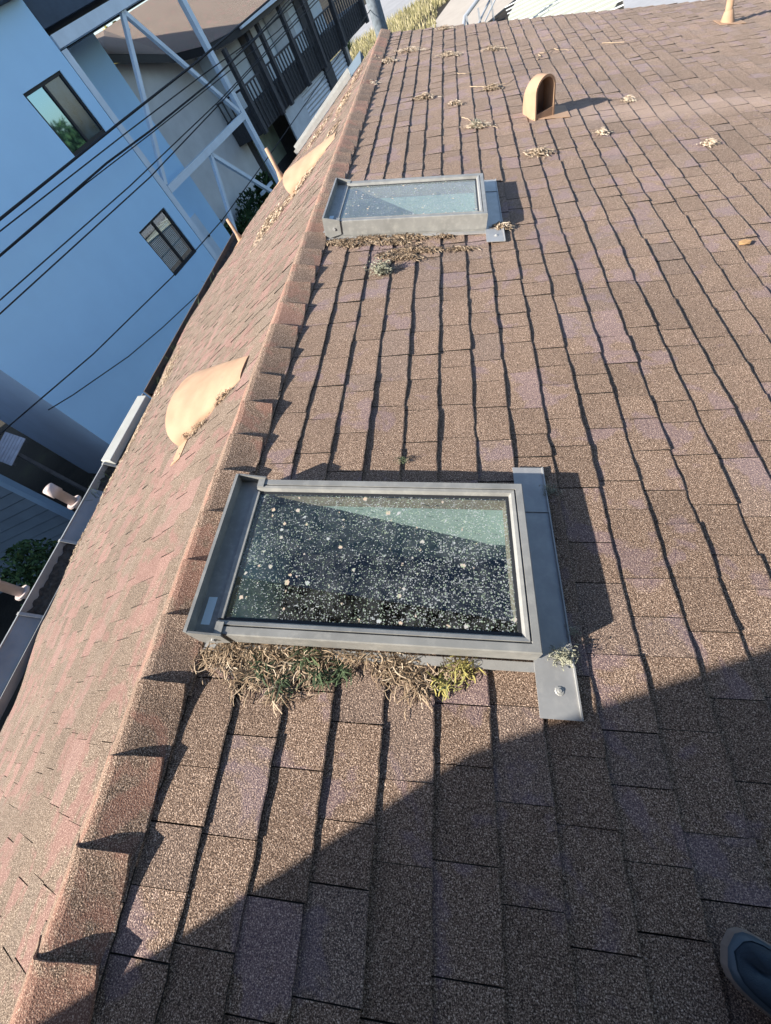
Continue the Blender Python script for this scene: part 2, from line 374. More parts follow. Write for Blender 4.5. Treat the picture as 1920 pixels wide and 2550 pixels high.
# ridge caps, each folded over the ridge, its far end curled up
rc = MB(); rnd = random.Random(11)
pitch_y = 0.19; kk = -7
while True:
    y1 = -0.046 + pitch_y*kk; y0 = y1 - pitch_y - 0.03; kk += 1
    if y1 > Y1 + 0.1: break
    if y1 < Y0 + 0.1: continue
    y0 = max(y0, Y0)
    rc.tone = min(1, max(0, rnd.gauss(0.45, 0.25)))
    curl = rnd.uniform(0.010, 0.018); wr = 0.128*rnd.uniform(0.96, 1.05); wl = 0.125*rnd.uniform(0.95, 1.06); sk = rnd.uniform(-0.008, 0.008)
    secs = []
    NR_ = 6
    for i in range(NR_+1):
        f = i/NR_; yy = y0+(min(y1, Y1+0.01)-y0)*f
        lift = 0.011 + curl*f**3
        sec = []
        for j in range(13):
            q = (-1,-.75,-.5,-.3,-.16,-.07,0,.07,.16,.3,.5,.75,1)[j]                                         # -1 left edge, +1 right edge
            d = abs(q)*(wl if q < 0 else wr)
            e = (lift if q >= 0 else 0.011 + (lift-0.011)*(1-min(1, -q*2.5)*.75))*(0.8 + 0.5*f**2*max(0, q)) + 0.034*max(0.0, 1-abs(q)*1.02)
            pt = (Lp if q < 0 else Rp)(d, yy + sk*q*f + 0.003*f*noise.noise(Vector((q*4, kk*3.3, 1))), 0.0) + Vector((0, 0, e))
            pt.z -= 0.007*math.exp(-(q/0.09)**2)
            sec.append(pt)
        secs.append(sec)
    ids = [[rc.pt(p) for p in s] for s in secs]
    low = [[rc.pt(p - Vector((0, 0, 0.007))) for p in s] for s in secs]
    for i in range(NR_):
        for j in range(12):
            rc.f.append([ids[i][j], ids[i][j+1], ids[i+1][j+1], ids[i+1][j]])
            rc.f.append([low[i][j], low[i+1][j], low[i+1][j+1], low[i][j+1]])
        for j, s in ((0, 1), (12, -1)):
            rc.f.append([ids[i][j], ids[i+1][j], low[i+1][j], low[i][j]])
    for j in range(12): rc.f.append([ids[NR_][j], ids[NR_][j+1], low[NR_][j+1], low[NR_][j]])
rc.build('ridge_cap', M['cap'], house)
# rake fascia, eave fascia, walls below
fa = MB()
for P, smax in ((Rp, 6.6), (Lp, SE)):
    n = 12
    for i in range(n):
        a, b = smax*i/n, smax*(i+1)/n
        fa.hexa([P(a,Y1-0.05,-0.20), P(b,Y1-0.05,-0.20), P(b,Y1-0.015,-0.20), P(a,Y1-0.015,-0.20)], [P(a,Y1-0.05,-0.016), P(b,Y1-0.05,-0.016), P(b,Y1-0.015,-0.016), P(a,Y1-0.015,-0.016)])
fa.build('rake_fascia', M['fascia'], house)
ef = MB(); n = 24
for i in range(n):
    a, b = Y0+(Y1-0.06-Y0)*i/n, Y0+(Y1-0.06-Y0)*(i+1)/n
    q = [Lp(SE-0.03, a, -0.016), Lp(SE-0.03, b, -0.016), Lp(SE-0.055, b, -0.016), Lp(SE-0.055, a, -0.016)]
    ef.hexa([v - Vector((0,0,0.19)) for v in q], q)
ef.build('eave_fascia', M['fascia'], house)
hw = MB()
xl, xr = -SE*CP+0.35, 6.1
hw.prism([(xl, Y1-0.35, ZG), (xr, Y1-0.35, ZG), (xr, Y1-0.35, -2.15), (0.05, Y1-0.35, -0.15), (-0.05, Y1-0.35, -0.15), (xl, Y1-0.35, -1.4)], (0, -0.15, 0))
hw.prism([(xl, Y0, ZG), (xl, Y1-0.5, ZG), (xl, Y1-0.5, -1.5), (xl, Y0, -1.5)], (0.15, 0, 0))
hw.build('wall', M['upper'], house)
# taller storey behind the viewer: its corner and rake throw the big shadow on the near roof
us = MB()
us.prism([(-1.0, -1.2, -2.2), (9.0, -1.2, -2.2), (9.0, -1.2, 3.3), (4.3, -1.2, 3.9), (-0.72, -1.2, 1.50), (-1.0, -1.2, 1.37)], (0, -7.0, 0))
us.box(lambda x, y, z: Vector((x, y, z)), (-0.7, -1.19, 2.95), (9.0, 1.5, 3.15))  # unseen slab added overhead to block sky light and deepen the near shadow
us.build('upper_storey_sky_block', M['upper'], house)
# gutter along the left eave
def ge(y): return Lp(SE, y, -0.012, False)
def gsec(y):
    e = ge(y)
    return [e+Vector(d) for d in ((-0.004,0,-0.03),(-0.008,0,-0.10),(-0.11,0,-0.11),(-0.15,0,-0.07),(-0.165,0,0.10),(-0.185,0,0.10),(-0.185,0,0.09),(-0.170,0,-0.075),(-0.115,0,-0.122),(0.0,0,-0.112),(0.004,0,-0.03))]
def muckfill(a, b, k, par, seed):
    m = MB()
    m.rings([[ge(a+(b-a)*i/k) + Vector((-0.006-0.150*j/6, 0, -0.055+.015*j+0.03*noise.noise(Vector((a*9+i*0.5, j*0.8, seed))))) for j in range(7)] for i in range(k+1)], False, False)
    m.build('gutter_muck', M['soil'], par)
gt = MB(); gt.rings([gsec(Y0+(4.0-Y0)*i/20) for i in range(21)], True, True); gut = gt.build('gutter', M['gutter'], house)
for y in (0.93, 1.73, 2.78, 3.55):
    b = MB(); e = ge(y)
    b.box(lambda x, yq, z: e + Vector((x, yq, z)), (-0.188, -0.015, 0.1005), (-0.155, 0.015, 0.107))
    b.hexa([e+Vector(v) for v in ((-.155,-.015,.095),(-.155,.015,.095),(-.008,.015,-.05),(-.008,-.015,-.05))], [e+Vector(v) for v in ((-.155,-.015,.107),(-.155,.015,.107),(-.008,.015,-.038),(-.008,-.015,-.038))]); b.build('strap', M['white_metal'], gut)
gt = MB(); gt.rings([gsec(4.04+(8.5-4.04)*i/14) for i in range(15)], True, True); gut2 = gt.build('gutter', M['fascia'], house)
for a, b, m, hz in ((-0.6, 0.92, 'gutter', 0.0), (1.75, 2.42, 'gutter', 0.0)):
    c = MB(); A, B = ge(a), ge(b)
    top = [A+Vector((-0.163,0,.085+hz)), B+Vector((-0.163,0,.085+hz)), B+Vector((-0.05,0,-.045+hz)), A+Vector((-0.05,0,-.045+hz))]
    c.hexa([v-Vector((0,0,0.003)) for v in top], top)
    c.build('gutter_cover', M[m], gut)
c = MB(); A, B = ge(2.80), ge(3.92)
c.hexa([A+Vector((-.19,0,.02)), B+Vector((-.19,0,.02)), B+Vector((-.05,0,.02)), A+Vector((-.05,0,.02))], [A+Vector((-.185,0,.135)), B+Vector((-.185,0,.135)), B+Vector((-.06,0,.10)), A+Vector((-.06,0,.10))]); c.build('gutter_box', M['white_paint'], gut, bevel=.006)
muckfill(0.96, 1.74, 26, gut, 2.0); muckfill(2.43, 2.77, 12, gut, 3.0)
muckfill(4.06, 8.45, 80, gut2, 4.0)
# small weeds in the gutter
wd = MB()
for yc in (4.3, 4.75, 5.05, 5.6, 6.1, 2.6, 2.3, 6.9):
    for k in range(16):
        b = ge(yc+random.gauss(0, 0.05)) + Vector((-0.12+random.gauss(0, 0.02), 0, 0.0)); wd.tone = random.random()*0.6
        t = b + Vector((random.gauss(-0.02, 0.06), random.gauss(0, 0.06), random.uniform(0.04, 0.14)))
        w = Vector((random.gauss(0,1), random.gauss(0,1), 0)).normalized()*0.004
        wd.f.append([wd.pt(b-w), wd.pt(b+w), wd.pt(t+w*0.3), wd.pt(t-w*0.3)])
tag(wd.build('gutter_weeds', M['weed']), 'little dark weeds sprouting from the muck in the left eave gutter', 'weeds', kind='stuff')

# ------------------------------------------------------------------ skylights
def make_skylight(s, y, label, L=0.994, W=0.556):
    o = thing('skylight', Rp(s, y, 0.0), label, 'skylight', 'skylights on the brown roof slope', basis=BASIS_R)
    W4 = wmat(o); loc = lambda a, b, h: W4 @ Vector((a, b, h))
    A, B = L/2, W/2
    cb = MB(); t = 0.042
    for a0, a1, b0, b1 in ((-A+.004, A-.004, -B+.004, -B+t), (-A+.004, A-.004, B-t, B-.004), (-A+.004, -A+t, -B+t, B-t), (A-t, A-.004, -B+t, B-t)):
        cb.box(loc, (a0, b0, -0.03), (a1, b1, 0.078))
    cb.build('curb', M['grey_metal'], o)
    fr = MB()
    # cladding profile: (distance inwards from the outer edge, height); swept along near side, foot, far side with mitres
    prof = [(0.0, 0.02), (0.0, 0.096), (0.003, 0.1), (0.024, 0.1), (0.0255, 0.093), (0.0285, 0.093), (0.030, 0.101), (0.040, 0.099), (0.046, 0.087), (0.046, 0.079), (0.003, 0.079), (0.003, 0.02)]
    h0 = -A+0.075
    path = [lambda d: (h0, -B+d), lambda d: (A-d, -B+d), lambda d: (A-d, B-d), lambda d: (h0, B-d)]
    fr.rings([[loc(*f(d), h) for d, h in prof] for f in path], True, True)
    fr.build('frame', M['grey_metal'], o)
    hd = MB()
    hd.box(loc, (-A-0.006, -B-0.004, 0.0), (-A+0.004, B+0.004, 0.123))             # raised lip at the head
    hd.box(loc, (-A+0.004, -B+0.003, 0.0785), (-A+0.075, B-0.003, 0.0835))         # channel floor
    hd.box(loc, (-A+0.066, -B+0.05, 0.084), (-A+0.086, B-0.05, 0.092))             # inner bar
    for sgn in (-1, 1):
        e = sgn*B
        hd.hexa([loc(-A+.004, e+sgn*.006, .006), loc(-A+.10, e+sgn*.006, .03), loc(-A+.10, e, .03), loc(-A+.004, e, .006)], [loc(-A+.004, e+sgn*.006, .122), loc(-A+.10, e+sgn*.006, .106), loc(-A+.10, e, .106), loc(-A+.004, e, .122)])
        hd.box(loc, (-A+.075, e-sgn*.0 - (0.036 if sgn > 0 else 0), 0.1005), (-A+.098, e + (0.036 if sgn < 0 else 0), 0.104))
    hd.build('head_channel', M['grey_metal'], o)
    sc = MB(); sc.tube([loc(-A+.06, -B-.012, .06), loc(-A+.06, -B+.002, .06)], 0.008, 10); sc.build('screw', M['flash_metal'], o)
    st = MB(); st.box(loc, (-A+.018, -B+.03, 0.0836), (-A+.045, -B+.115, 0.0845)); st.build('sticker', M['sticker'], o)
    sl = MB()
    for a0, a1, b0, b1 in ((h0, A-.046, -B+.046, -B+.056), (h0, A-.046, B-.056, B-.046), (h0, h0+.010, -B+.056, B-.056), (A-.056, A-.046, -B+.056, B-.056)):
        sl.box(loc, (a0, b0, 0.076), (a1, b1, 0.0865))
    sl.build('seal', M['dark_seal'], o)
    gl = MB(); gl.poly([loc(h0-.004, -B+.05, .085), loc(A-.05, -B+.05, .085), loc(A-.05, B-.05, .085), loc(h0-.004, B-.05, .085)]); gl.build('glass', M['glass'], o)
    wl = MB(); i0, i1, jb = h0-.005, A-.054, B-.054
    for a0, a1, b0, b1 in ((i0-.03, i1+.03, -jb-.02, -jb), (i0-.03, i1+.03, jb, jb+.02), (i0-.02, i0, -jb, jb), (i1, i1+.02, -jb, jb)):
        wl.box(loc, (a0, b0, 0.012), (a1, b1, 0.0745))
    wl.build('lining', M['wood'], o)
    sh = MB()
    q0, q1, q2 = i0-.004, i1+.004, jb+.004
    for a0, a1, b0, b1 in ((q0-.02, q1+.02, -q2-.02, -q2), (q0-.02, q1+.02, q2, q2+.02), (q0-.02, q0, -q2, q2)):
        sh.hexa([loc(a0,b0,-.40), loc(a1+(.22 if a1>q1 else 0),b0,-.40), loc(a1+(.22 if a1>q1 else 0),b1,-.40), loc(a0,b1,-.40)], [loc(a0,b0,.01), loc(a1,b0,.01), loc(a1,b1,.01), loc(a0,b1,.01)])
    sh.hexa([loc(q1+.22,-q2,-.40), loc(q1+.24,-q2,-.40), loc(q1+.24,q2,-.40), loc(q1+.22,q2,-.40)], [loc(q1,-q2,.01), loc(q1+.02,-q2,.01), loc(q1+.02,q2,.01), loc(q1,q2,.01)])
    sh.build('shaft', M['shaft'], o)
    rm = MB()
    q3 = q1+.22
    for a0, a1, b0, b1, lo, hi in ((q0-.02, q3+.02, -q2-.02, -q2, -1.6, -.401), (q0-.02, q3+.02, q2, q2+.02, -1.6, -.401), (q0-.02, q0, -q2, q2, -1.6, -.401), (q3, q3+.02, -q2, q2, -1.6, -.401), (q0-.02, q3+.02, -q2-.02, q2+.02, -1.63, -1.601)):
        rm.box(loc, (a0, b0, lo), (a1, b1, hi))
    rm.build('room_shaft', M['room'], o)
    ap = MB()
    def apr(a, b, h): return loc(a, b, h + 0.010)
    ap.box(apr, (A-.004, -B-.145, 0.0), (A+.104, B+.135, 0.003))
    ap.box(apr, (A+.100, -B-.145, 0.003), (A+.1045, B+.135, 0.008))
    ap.box(apr, (A-.004, B-.06, 0.003), (A+.101, B-.058, 0.006))
    ap.box(loc, (-A-.05, B+.004, 0.004), (A, B+.03, 0.011)); ap.box(loc, (-A-.05, -B-.03, 0.004), (A, -B-.004, 0.011))
    ap.box(loc, (-A-.06, -B-.03, 0.006), (-A-.007, B+.03, 0.014))
    apo = ap.build('flashing', M['flash_metal'], o)
    nl = MB(); nl.rings([[apr(A+.055+r*math.cos(k*.628), -B-.075+r*math.sin(k*.628), h) for k in range(10)] for r, h in ((.013, .0031), (.011, .005), (.006, .0055), (.005, .008))]); nl.build('nail', M['white_metal'], apo)
    return o
make_skylight(0.6215, 0.5475, 'nearer skylight, its dark glass crusted with pale lichen specks, weeds below its near side')
make_skylight(0.6175, 3.083, 'farther skylight with a strip of dry leaf litter along its near side', W=0.585)

# ------------------------------------------------------------------ roof vents
def low_vent(dy, label):
    b = Lp(0.62, 1.9+dy, 0); o = thing('roof_vent', b, label, 'roof vent', 'tan hooded roof vents')
    h = MB(); h.smooth = True
    outer, inner = [], []
    K, J = 14, 24
    for i in range(K+1):
        f = i/K; s = 0.29+0.68*f; c = 1.80+0.13*f+dy; w = 0.10+0.25*f**0.9; z = 0.012+0.150*f
        ro, ri = [], []
        for j in range(J+1):
            a = math.pi*j/J
            ro.append(Lp(s + 0.05*f*math.sin(a), c - w*math.cos(a), z*math.sin(a)**0.85+0.002)); ri.append(Lp(s + 0.05*f*math.sin(a), c - (w-.006)*math.cos(a), max(0.001, (z-.006))*math.sin(a)**0.85))
        outer.append(ro); inner.append(ri)
    h.rings(outer, False, False)
    h.rings(inner[4:], False, False)
    h.rings([outer[-1], inner[-1]], False, False); h.poly(outer[0])
    h.build('hood', M['tan'], o)
    bx = MB();     bx.box(lambda s, y, z: Lp(s, y+dy, z), (0.62, 1.78, 0.0075), (0.68, 1.94, 0.05)); bx.build('louvre', M['tan_dark'], o)
    for a, c in ((.88,1.47),(.97,1.46),(.93,1.60)):
        nl = MB(); nl.tube([Lp(a, c+dy, .010), Lp(a, c+dy, .0145)], .006, 8); nl.build('nail', M['tan_dark'], o)
    fl = MB(); fl.hexa([Lp(.85,1.43+dy,.006), Lp(.99,1.43+dy,.006), Lp(1.0,2.12+dy,.006), Lp(.86,2.12+dy,.006)], [Lp(.85,1.43+dy,.011), Lp(.99,1.43+dy,.011), Lp(1.0,2.12+dy,.011), Lp(.86,2.12+dy,.011)])
    fl.build('flange', M['tan'], o)
    return o
low_vent(0.0, 'large tan half-cone roof vent on the sunlit left slope, nearest of the vents')
low_vent(3.6, 'tan half-cone roof vent on the left slope beside the two thin pipes')
def hood_vent():
    b = Rp(1.665, 4.75, 0); o = thing('roof_vent', b, 'upright tan hooded roof vent with an arched dark opening, on the right slope', 'roof vent', 'tan hooded roof vents')
    dirv = (BASIS_R @ Vector((0.48, -0.88, 0))).normalized(); up = (Vector((0,0,1))*0.55 + BASIS_R @ Vector((0,0,1))*0.45).normalized()
    dirv = (dirv - up*dirv.dot(up)).normalized(); side = dirv.cross(up)
    def sec(w, H, off):
        pts = [b + side*(-w) + dirv*off - up*0.03]
        for j in range(17):
            a = math.pi*j/16
            pts.append(b + side*(-w*math.cos(a)) + up*(H-w + w*math.sin(a)) + dirv*off)
        pts.append(b + side*w + dirv*off - up*0.03); return pts
    h = MB(); h.smooth = True
    depth = [(0.07, 1.0), (0.0, 1.0), (-0.05, 0.985), (-0.08, 0.93), (-0.11, 0.82), (-0.13, 0.65), (-0.14, 0.5)]
    out = [sec(0.092*(0.55+0.45*k), 0.262*k, d) for d, k in depth]
    h.rings(out, False, False); h.poly(out[-1])
    inn = [sec(0.078*(0.55+0.45*k), 0.247*k, d) for d, k in depth[:5]]
    h.rings(inn, False, False); h.rings([out[0], inn[0]], False, False)
    h.build('hood', M['tan'], o)
    q = MB(); q.poly(sec(0.077*0.95, 0.245*0.93, -0.06)); q.build('backplate', M['tan_dark'], o)
    l = MB()
    l.hexa([b+side*-.080+dirv*.068-up*.03, b+side*.080+dirv*.068-up*.03, b+side*.080+dirv*.060-up*.03, b+side*-.080+dirv*.060-up*.03], [b+side*-.080+dirv*.068+up*.05, b+side*.080+dirv*.068+up*.045, b+side*.080+dirv*.060+up*.045, b+side*-.080+dirv*.060+up*.05]); l.build('sill', M['tan'], o)
    f = MB(); f.box(lambda s, y, z: Rp(s, y, z), (1.60, 4.66, 0.0095), (1.90, 4.95, 0.013)); f.build('flange', M['tan'], o)
    return o
hood_vent()
def vent_pipe(b, r, H, cone, label, down):
    o = thing('vent_pipe', b, label, 'vent pipe', 'tan vent pipes')
    Z = Vector((0,0,1))
    p = MB(); p.smooth = True
    p.tube([b-Z*.05, b+Z*H, b+Z*(H+.002), b+Z*(H-.06)], [r, r, r*.8, r*.8], 14, False); p.build('pipe', M['tan'], o)
    c = MB(); c.smooth = True; c.tube([b-Z*.05, b+Z*.005, b+Z*cone*.6, b+Z*cone, b+Z*(cone+.004)], [r*2.1, r*1.95, r*1.5, r*1.15, r*1.02], 16, False); c.build('collar', M['tan'], o)
    f = MB(); f.prism([down(-.11,-.11,.008), down(.16,-.11,.008), down(.16,.11,.008), down(-.11,.11,.008)], (0,0,.004)); f.build('flange', M['tan'], o)
for (s, y, r, H, lab) in ((2.33, 8.30, 0.032, 0.44, 'thin tan vent pipe at the far rake, beside the farther half-cone vent'), (3.52, 7.93, 0.030, 0.36, 'thin tan vent pipe at the left eave corner, in front of the bushes')):
    vent_pipe(Lp(s, y), r, H, 0.11, lab, lambda a, b_, h, s=s, y=y: Lp(s+a, y+b_, h))
vent_pipe(Rp(4.02, 7.36), 0.036, 0.6, 0.10, 'tan vent pipe standing alone at the upper right of the brown slope', lambda a, b_, h: Rp(4.02+a, 7.36+b_, h))

# white metal gutter length lying along the far rake
tr = thing('rake_gutter', Lp(1.1, Y1+0.02, 0), 'length of white metal gutter lying along the far rake edge', 'gutter')
b = MB()
def rg(s):
    e = Lp(s, Y1+0.02, 0.0)
    d = [(-0.10,0.012),(-0.10,0.075),(-0.088,0.075),(-0.088,0.022),(0.02,0.022),(0.03,0.11),(0.045,0.11),(0.045,0.012)]
    return [e + Vector((0, q, 0)) + (BASIS_L @ Vector((0,0,1)))*z for q, z in d]
b.rings([rg(0.62+1.35*i/8) for i in range(9)], True, True); b.build('trough', M['white_metal'], tr)
b = MB(); e0 = lambda s, y, z: Lp(s, Y1+0.02+y, z)
b.hexa([e0(.40,-.10,.010), e0(.615,-.10,.012), e0(.615,.045,.012), e0(.36,.06,.012)], [e0(.40,-.10,.016), e0(.615,-.10,.02), e0(.615,.045,.10), e0(.36,.06,.10)]); b.build('end_flap', M['siding'], tr)
b = MB(); b.tube([Lp(.72, Y1-.03, .02), Lp(.72, Y1-.03, .034)], .008); b.build('rivet', M['rail_metal'], tr)

# flue pipes beyond the eave
def flue(x, y, zt, zf, zb, r, label, ext=0.0):
    o = thing('flue_pipe', (x, y, ZG), label, 'pipe', 'flue pipes beyond the eave')
    p = MB(); p.smooth = True
    p.tube([(x,y,ZG), (x,y,zt-.12), (x,y,zt-.119), (x,y,zt), (x,y,zt+.001), (x,y,zt-.1), (x,y,zt-.11)], [r*.8, r*.8, r, r, r*.86, r*.84, 0.001], 20, False); p.build('pipe', M['flue'], o)
    q = MB(); q.tube([(x,y,zf-.012), (x,y,zf+.012)], r*1.35, 20); q.build('ring', M['flue'], o)
    c = MB(); c.bar((x+r*.8, y, zf-.05), (-SE*CP+.05, y, zf-.05), .03, .01, (0,0,1)); c.build('bracket', M['flue'], o)
flue(-4.22, 2.41, -0.98, -1.30, -2, 0.072, 'beige pipe with an open end standing beyond the left gutter')
flue(-4.22, 1.235, -0.93, -1.30, -2, 0.064, 'mauve pipe beyond the gutter at the left frame edge')

# ------------------------------------------------------------------ white building, blue shade in its colour
bw = thing('building', Fp(6.0, 11.0, ZGR), 'tall white building, coloured in blue shade, with two dark framed windows behind the roof', 'building', basis=BASIS_F)
W1 = (7.93, 9.07, -0.085, 0.985); W2 = (7.92, 9.06, -2.815, -1.67)
wall = MB()
us_ = [3.12, 7.925, 9.065, 9.38]; zs = [ZGR, -2.815, -1.67, -0.085, 0.985, 1.95]
for i in range(3):
    for j in range(5):
        if i == 1 and j in (1, 3): continue
        u0, u1, z0, z1 = us_[i], us_[i+1], zs[j], zs[j+1]
        wall.poly([Fp(u0,11,z0), Fp(u1,11,z0), Fp(u1,11,z1), Fp(u0,11,z1)])
for j in (1, 3):
    u0, u1, z0, z1 = 7.925, 9.065, zs[j], zs[j+1]
    for p, q in (((u0,z0),(u1,z0)),((u1,z0),(u1,z1)),((u1,z1),(u0,z1)),((u0,z1),(u0,z0))):
        wall.poly([Fp(p[0],11,p[1]), Fp(q[0],11,q[1]), Fp(q[0],11.2,q[1]), Fp(p[0],11.2,p[1])])
wall.poly([Fp(9.38,11,ZGR), Fp(9.38,12.3,ZGR), Fp(9.38,12.3,1.95), Fp(9.38,11,1.95)])
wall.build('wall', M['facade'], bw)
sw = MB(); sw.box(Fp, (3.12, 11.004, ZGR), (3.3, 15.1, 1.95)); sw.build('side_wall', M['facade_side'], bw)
rf = MB(); rf.box(Fp, (2.9, 10.75, 1.95), (9.38, 15.4, 2.15)); rf.box(Fp, (9.38, 11.3, 1.86), (14.6, 15.4, 2.0)); rf.build('roof', M['navy'], bw)
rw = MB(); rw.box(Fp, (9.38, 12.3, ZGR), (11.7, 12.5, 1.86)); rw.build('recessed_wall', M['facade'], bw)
q = MB(); q.box(Fp, (5.0, 15.5, ZGR), (12.6, 23.0, 5.2)); q.build('shade_wing', M['facade_side'], bw)  # unseen wing added to throw shade on the stucco house roof
ot = MB(); ot.box(Fp, (9.385, 10.99, 1.50), (14.2, 11.06, 1.86)); ot.build('fascia_panel', M['navy'], bw)
ot = MB(); ot.box(Fp, (9.385, 11.35, 1.20), (14.2, 11.5, 1.86)); ot.build('recess_shade', M['black'], bw)  # black sheet put in for the shaded recess above the beam
def window(w, blind):
    u0, u1, z0, z1 = w
    f = MB(); t = 0.05
    for a, b_, c, d in ((u0,u1,z0,z0+t*1.6),(u0,u1,z1-t,z1),(u0,u0+t,z0+t*1.6,z1-t),(u1-t*1.3,u1,z0+t*1.6,z1-t),((u0+u1)/2-.03,(u0+u1)/2+.03,z0+t*1.6,z1-t)):
        f.box(Fp, (a+.002, 11.03, c+.002), (b_-.002, 11.10, d-.002))
    fo = f.build('window', M['black'], bw)
    for a, b_ in ((u0+t, (u0+u1)/2-.03), ((u0+u1)/2+.03, u1-t*1.3)):
        p = MB(); p.box(Fp, (a, 11.06, z0+t*1.6), (b_, 11.066, z1-t)); p.build('pane', M['pane'] if blind else M['mirror' if a < (u0+u1)/2-.1 else 'mirror_tree_dark'], fo)
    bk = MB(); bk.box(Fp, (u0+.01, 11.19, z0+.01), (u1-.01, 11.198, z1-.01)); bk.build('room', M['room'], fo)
    if blind:
        s = MB(); z = z0+.16
        while z < z1-.25:
            s.box(Fp, (u0+.08, 11.13, z), (u1-.09, 11.145, z+.016)); z += .032
        s.build('blind', M['balcony_wall'], fo)
window(W1, False); window(W2, True)
dr = MB(); dr.box(Fp, (10.0, 12.26, ZGR+.1), (10.95, 12.298, -2.47)); do = dr.build('door', M['steel'], bw)
dr = MB(); dr.tube([Fp(10.85,12.26,-3.1), Fp(10.85,12.2,-3.1)], .03); dr.build('handle', M['black'], do)

# steel braced frame
sf = thing('steel_frame', Fp(11.6, 11.0, ZGR), 'pale steel frame with two storeys of diagonal braces beside the blue-shaded building', 'steel frame', basis=BASIS_F)
def fbar(a, b_, w, name, d=0.14, D=11.08, m='steel'):
    q = MB(); pa, pb = Fp(a[0], D, a[1]), Fp(b_[0], D, b_[1])
    q.bar(pa, pb, w, d, NF.cross(pb-pa).normalized()); q.build(name, M[m], sf)
fbar((9.50,ZGR), (9.50,1.17), 0.17, 'post'); fbar((13.83,ZGR), (13.83,1.17), 0.17, 'post')
fbar((9.42,1.30), (14.3,1.30), 0.20, 'beam', 0.2); fbar((9.6,-1.52), (13.74,-1.52), 0.16, 'beam')
fbar((11.68,1.19), (9.62,-1.40), 0.10, 'brace', .1); fbar((11.70,1.19), (13.72,-1.40), 0.10, 'brace', .1)
fbar((11.68,-1.62), (10.45,-3.9), 0.10, 'brace', .1); fbar((11.70,-1.62), (13.3,-3.4), 0.10, 'brace', .1)
fbar((10.45,-3.9), (10.4,ZGR), 0.10, 'brace', .1); fbar((13.3,-3.4), (13.74,-3.9), 0.10, 'brace', .1)
fbar((13.0,-3.22), (13.74,-3.22), 0.08, 'strut', .1, 11.3)

# ------------------------------------------------------------------ stucco house with balcony
st = thing('stucco_house', Fp(20, 14.3, ZGR), 'grey stucco house with shingled roof and a dark railed balcony', 'house', basis=BASIS_F)
w = MB(); w.prism([Fp(9.6,14.3,ZGR), Fp(17.2,14.3,ZGR), Fp(17.2,14.3,.35), Fp(15.6,14.3,.36), Fp(13.3,14.3,.92), Fp(9.6,14.3,.92)], NF*-.2); w.build('wall', M['stucco'], st)
w = MB(); w.box(Fp, (17.2, 13.72, -1.79), (25.6, 13.9, 0.1)); w.box(Fp, (25.42, 13.9, -1.79), (25.6, 20, 0.1)); w.box(Fp, (17.0, 13.72, -1.79), (17.2, 14.29, 0.1)); w.build('wall', M['balcony_wall'], st)
w = MB(); w.box(Fp, (17.2, 14.6, ZGR), (25.6, 14.8, -2.0)); w.build('under_wall', M['dark_wood'], st)
fe = [(9.6,14.05,1.07),(13.25,14.0,1.06),(15.46,13.8,.32),(16.11,12.99,.04),(17.0,12.72,-.06),(17.73,12.6,-.10),(20.21,12.6,-.10),(27.0,12.6,-.10)]
be = [(9.6,18,1.84),(16.2,18,1.84),(17.64,18,1.82),(18.4,18,1.83),(19.0,18,1.84),(19.55,18,1.85),(21.0,18,1.85),(27.0,18,1.85)]
r = MB(); r.tone = .5
for k in range(7): r.poly([Fp(*fe[k]), Fp(*fe[k+1]), Fp(*be[k+1]), Fp(*be[k])])
r.build('roof', M['far_roof'], st)
r = MB()
for k in range(7): r.hexa([Fp(a, b_, c-d) for (a, b_, c), d in ((fe[k],.2),(fe[k+1],.2),(be[k+1],.2),(be[k],.2))], [Fp(a, b_, c-d) for (a, b_, c), d in ((fe[k],.01),(fe[k+1],.01),(be[k+1],.01),(be[k],.01))])
r.build('eave_boards', M['black'], st)
r = MB(); r.bar(Fp(17.7,12.52,-.12), Fp(27,12.52,-.12), .12, .10, (0,0,1)); r.build('eave_gutter', M['steel'], st)
dkk = MB(); dkk.box(Fp, (16.7, 13.02, -2.53), (28.0, 14.28, -1.80)); dkk.build('balcony_deck', M['dark_wood'], st)
rl = MB(); rl.bar(Fp(16.65,12.95,-1.25), Fp(28.0,12.95,-1.25), .05, .05, (0,0,1)); rl.bar(Fp(16.65,12.95,-1.25), Fp(16.65,14.2,-1.25), .05, .05, (0,0,1)); rl.bar(Fp(17.4,12.95,-.55), Fp(23.0,12.95,-.55), .025, .025, (0,0,1))
rl = rl.build('balcony_railing', M['dark_wood'], st)
pk = MB(); u = 16.68
while u < 28: pk.bar(Fp(u,12.95,-2.50), Fp(u,12.95,-1.27), .045, .045, NF); u += 0.24
D_ = 13.2
while D_ < 14.2: pk.bar(Fp(16.65,D_,-1.8), Fp(16.65,D_,-1.27), .04, .04, NF); D_ += .24
pk.build('pickets', M['dark_wood'], rl)
for u in (16.75, 18.3, 19.1, 20.85, 22.65, 24.9, 27.8):
    q = MB(); q.box(Fp, (u-.08, 12.78, -2.56), (u+.08, 12.92, -0.27)); q.build('porch_post', M['dark_wood'], st)
for u0, u1, z0, z1, nm, m in ((18.9,19.75,-1.79,-.22,'door','dark_wood'),(23.4,24.5,-1.79,-.22,'door','dark_wood'),(20.9,22.7,-1.35,-.3,'window','grey_panel')):
    q = MB(); q.box(Fp, (u0, 13.66, z0), (u1, 13.715, z1)); q.build(nm, M[m], st)
q = MB(); q.box(Fp, (17.9, 14.54, -3.9), (19.6, 14.59, -2.75)); q.build('window', M['curtain'], st)
q = MB(); q.box(Fp, (18.75, 13.1, ZGR), (20.3, 13.16, -2.56)); q.build('skirt_panel', M['grey_panel'], st)
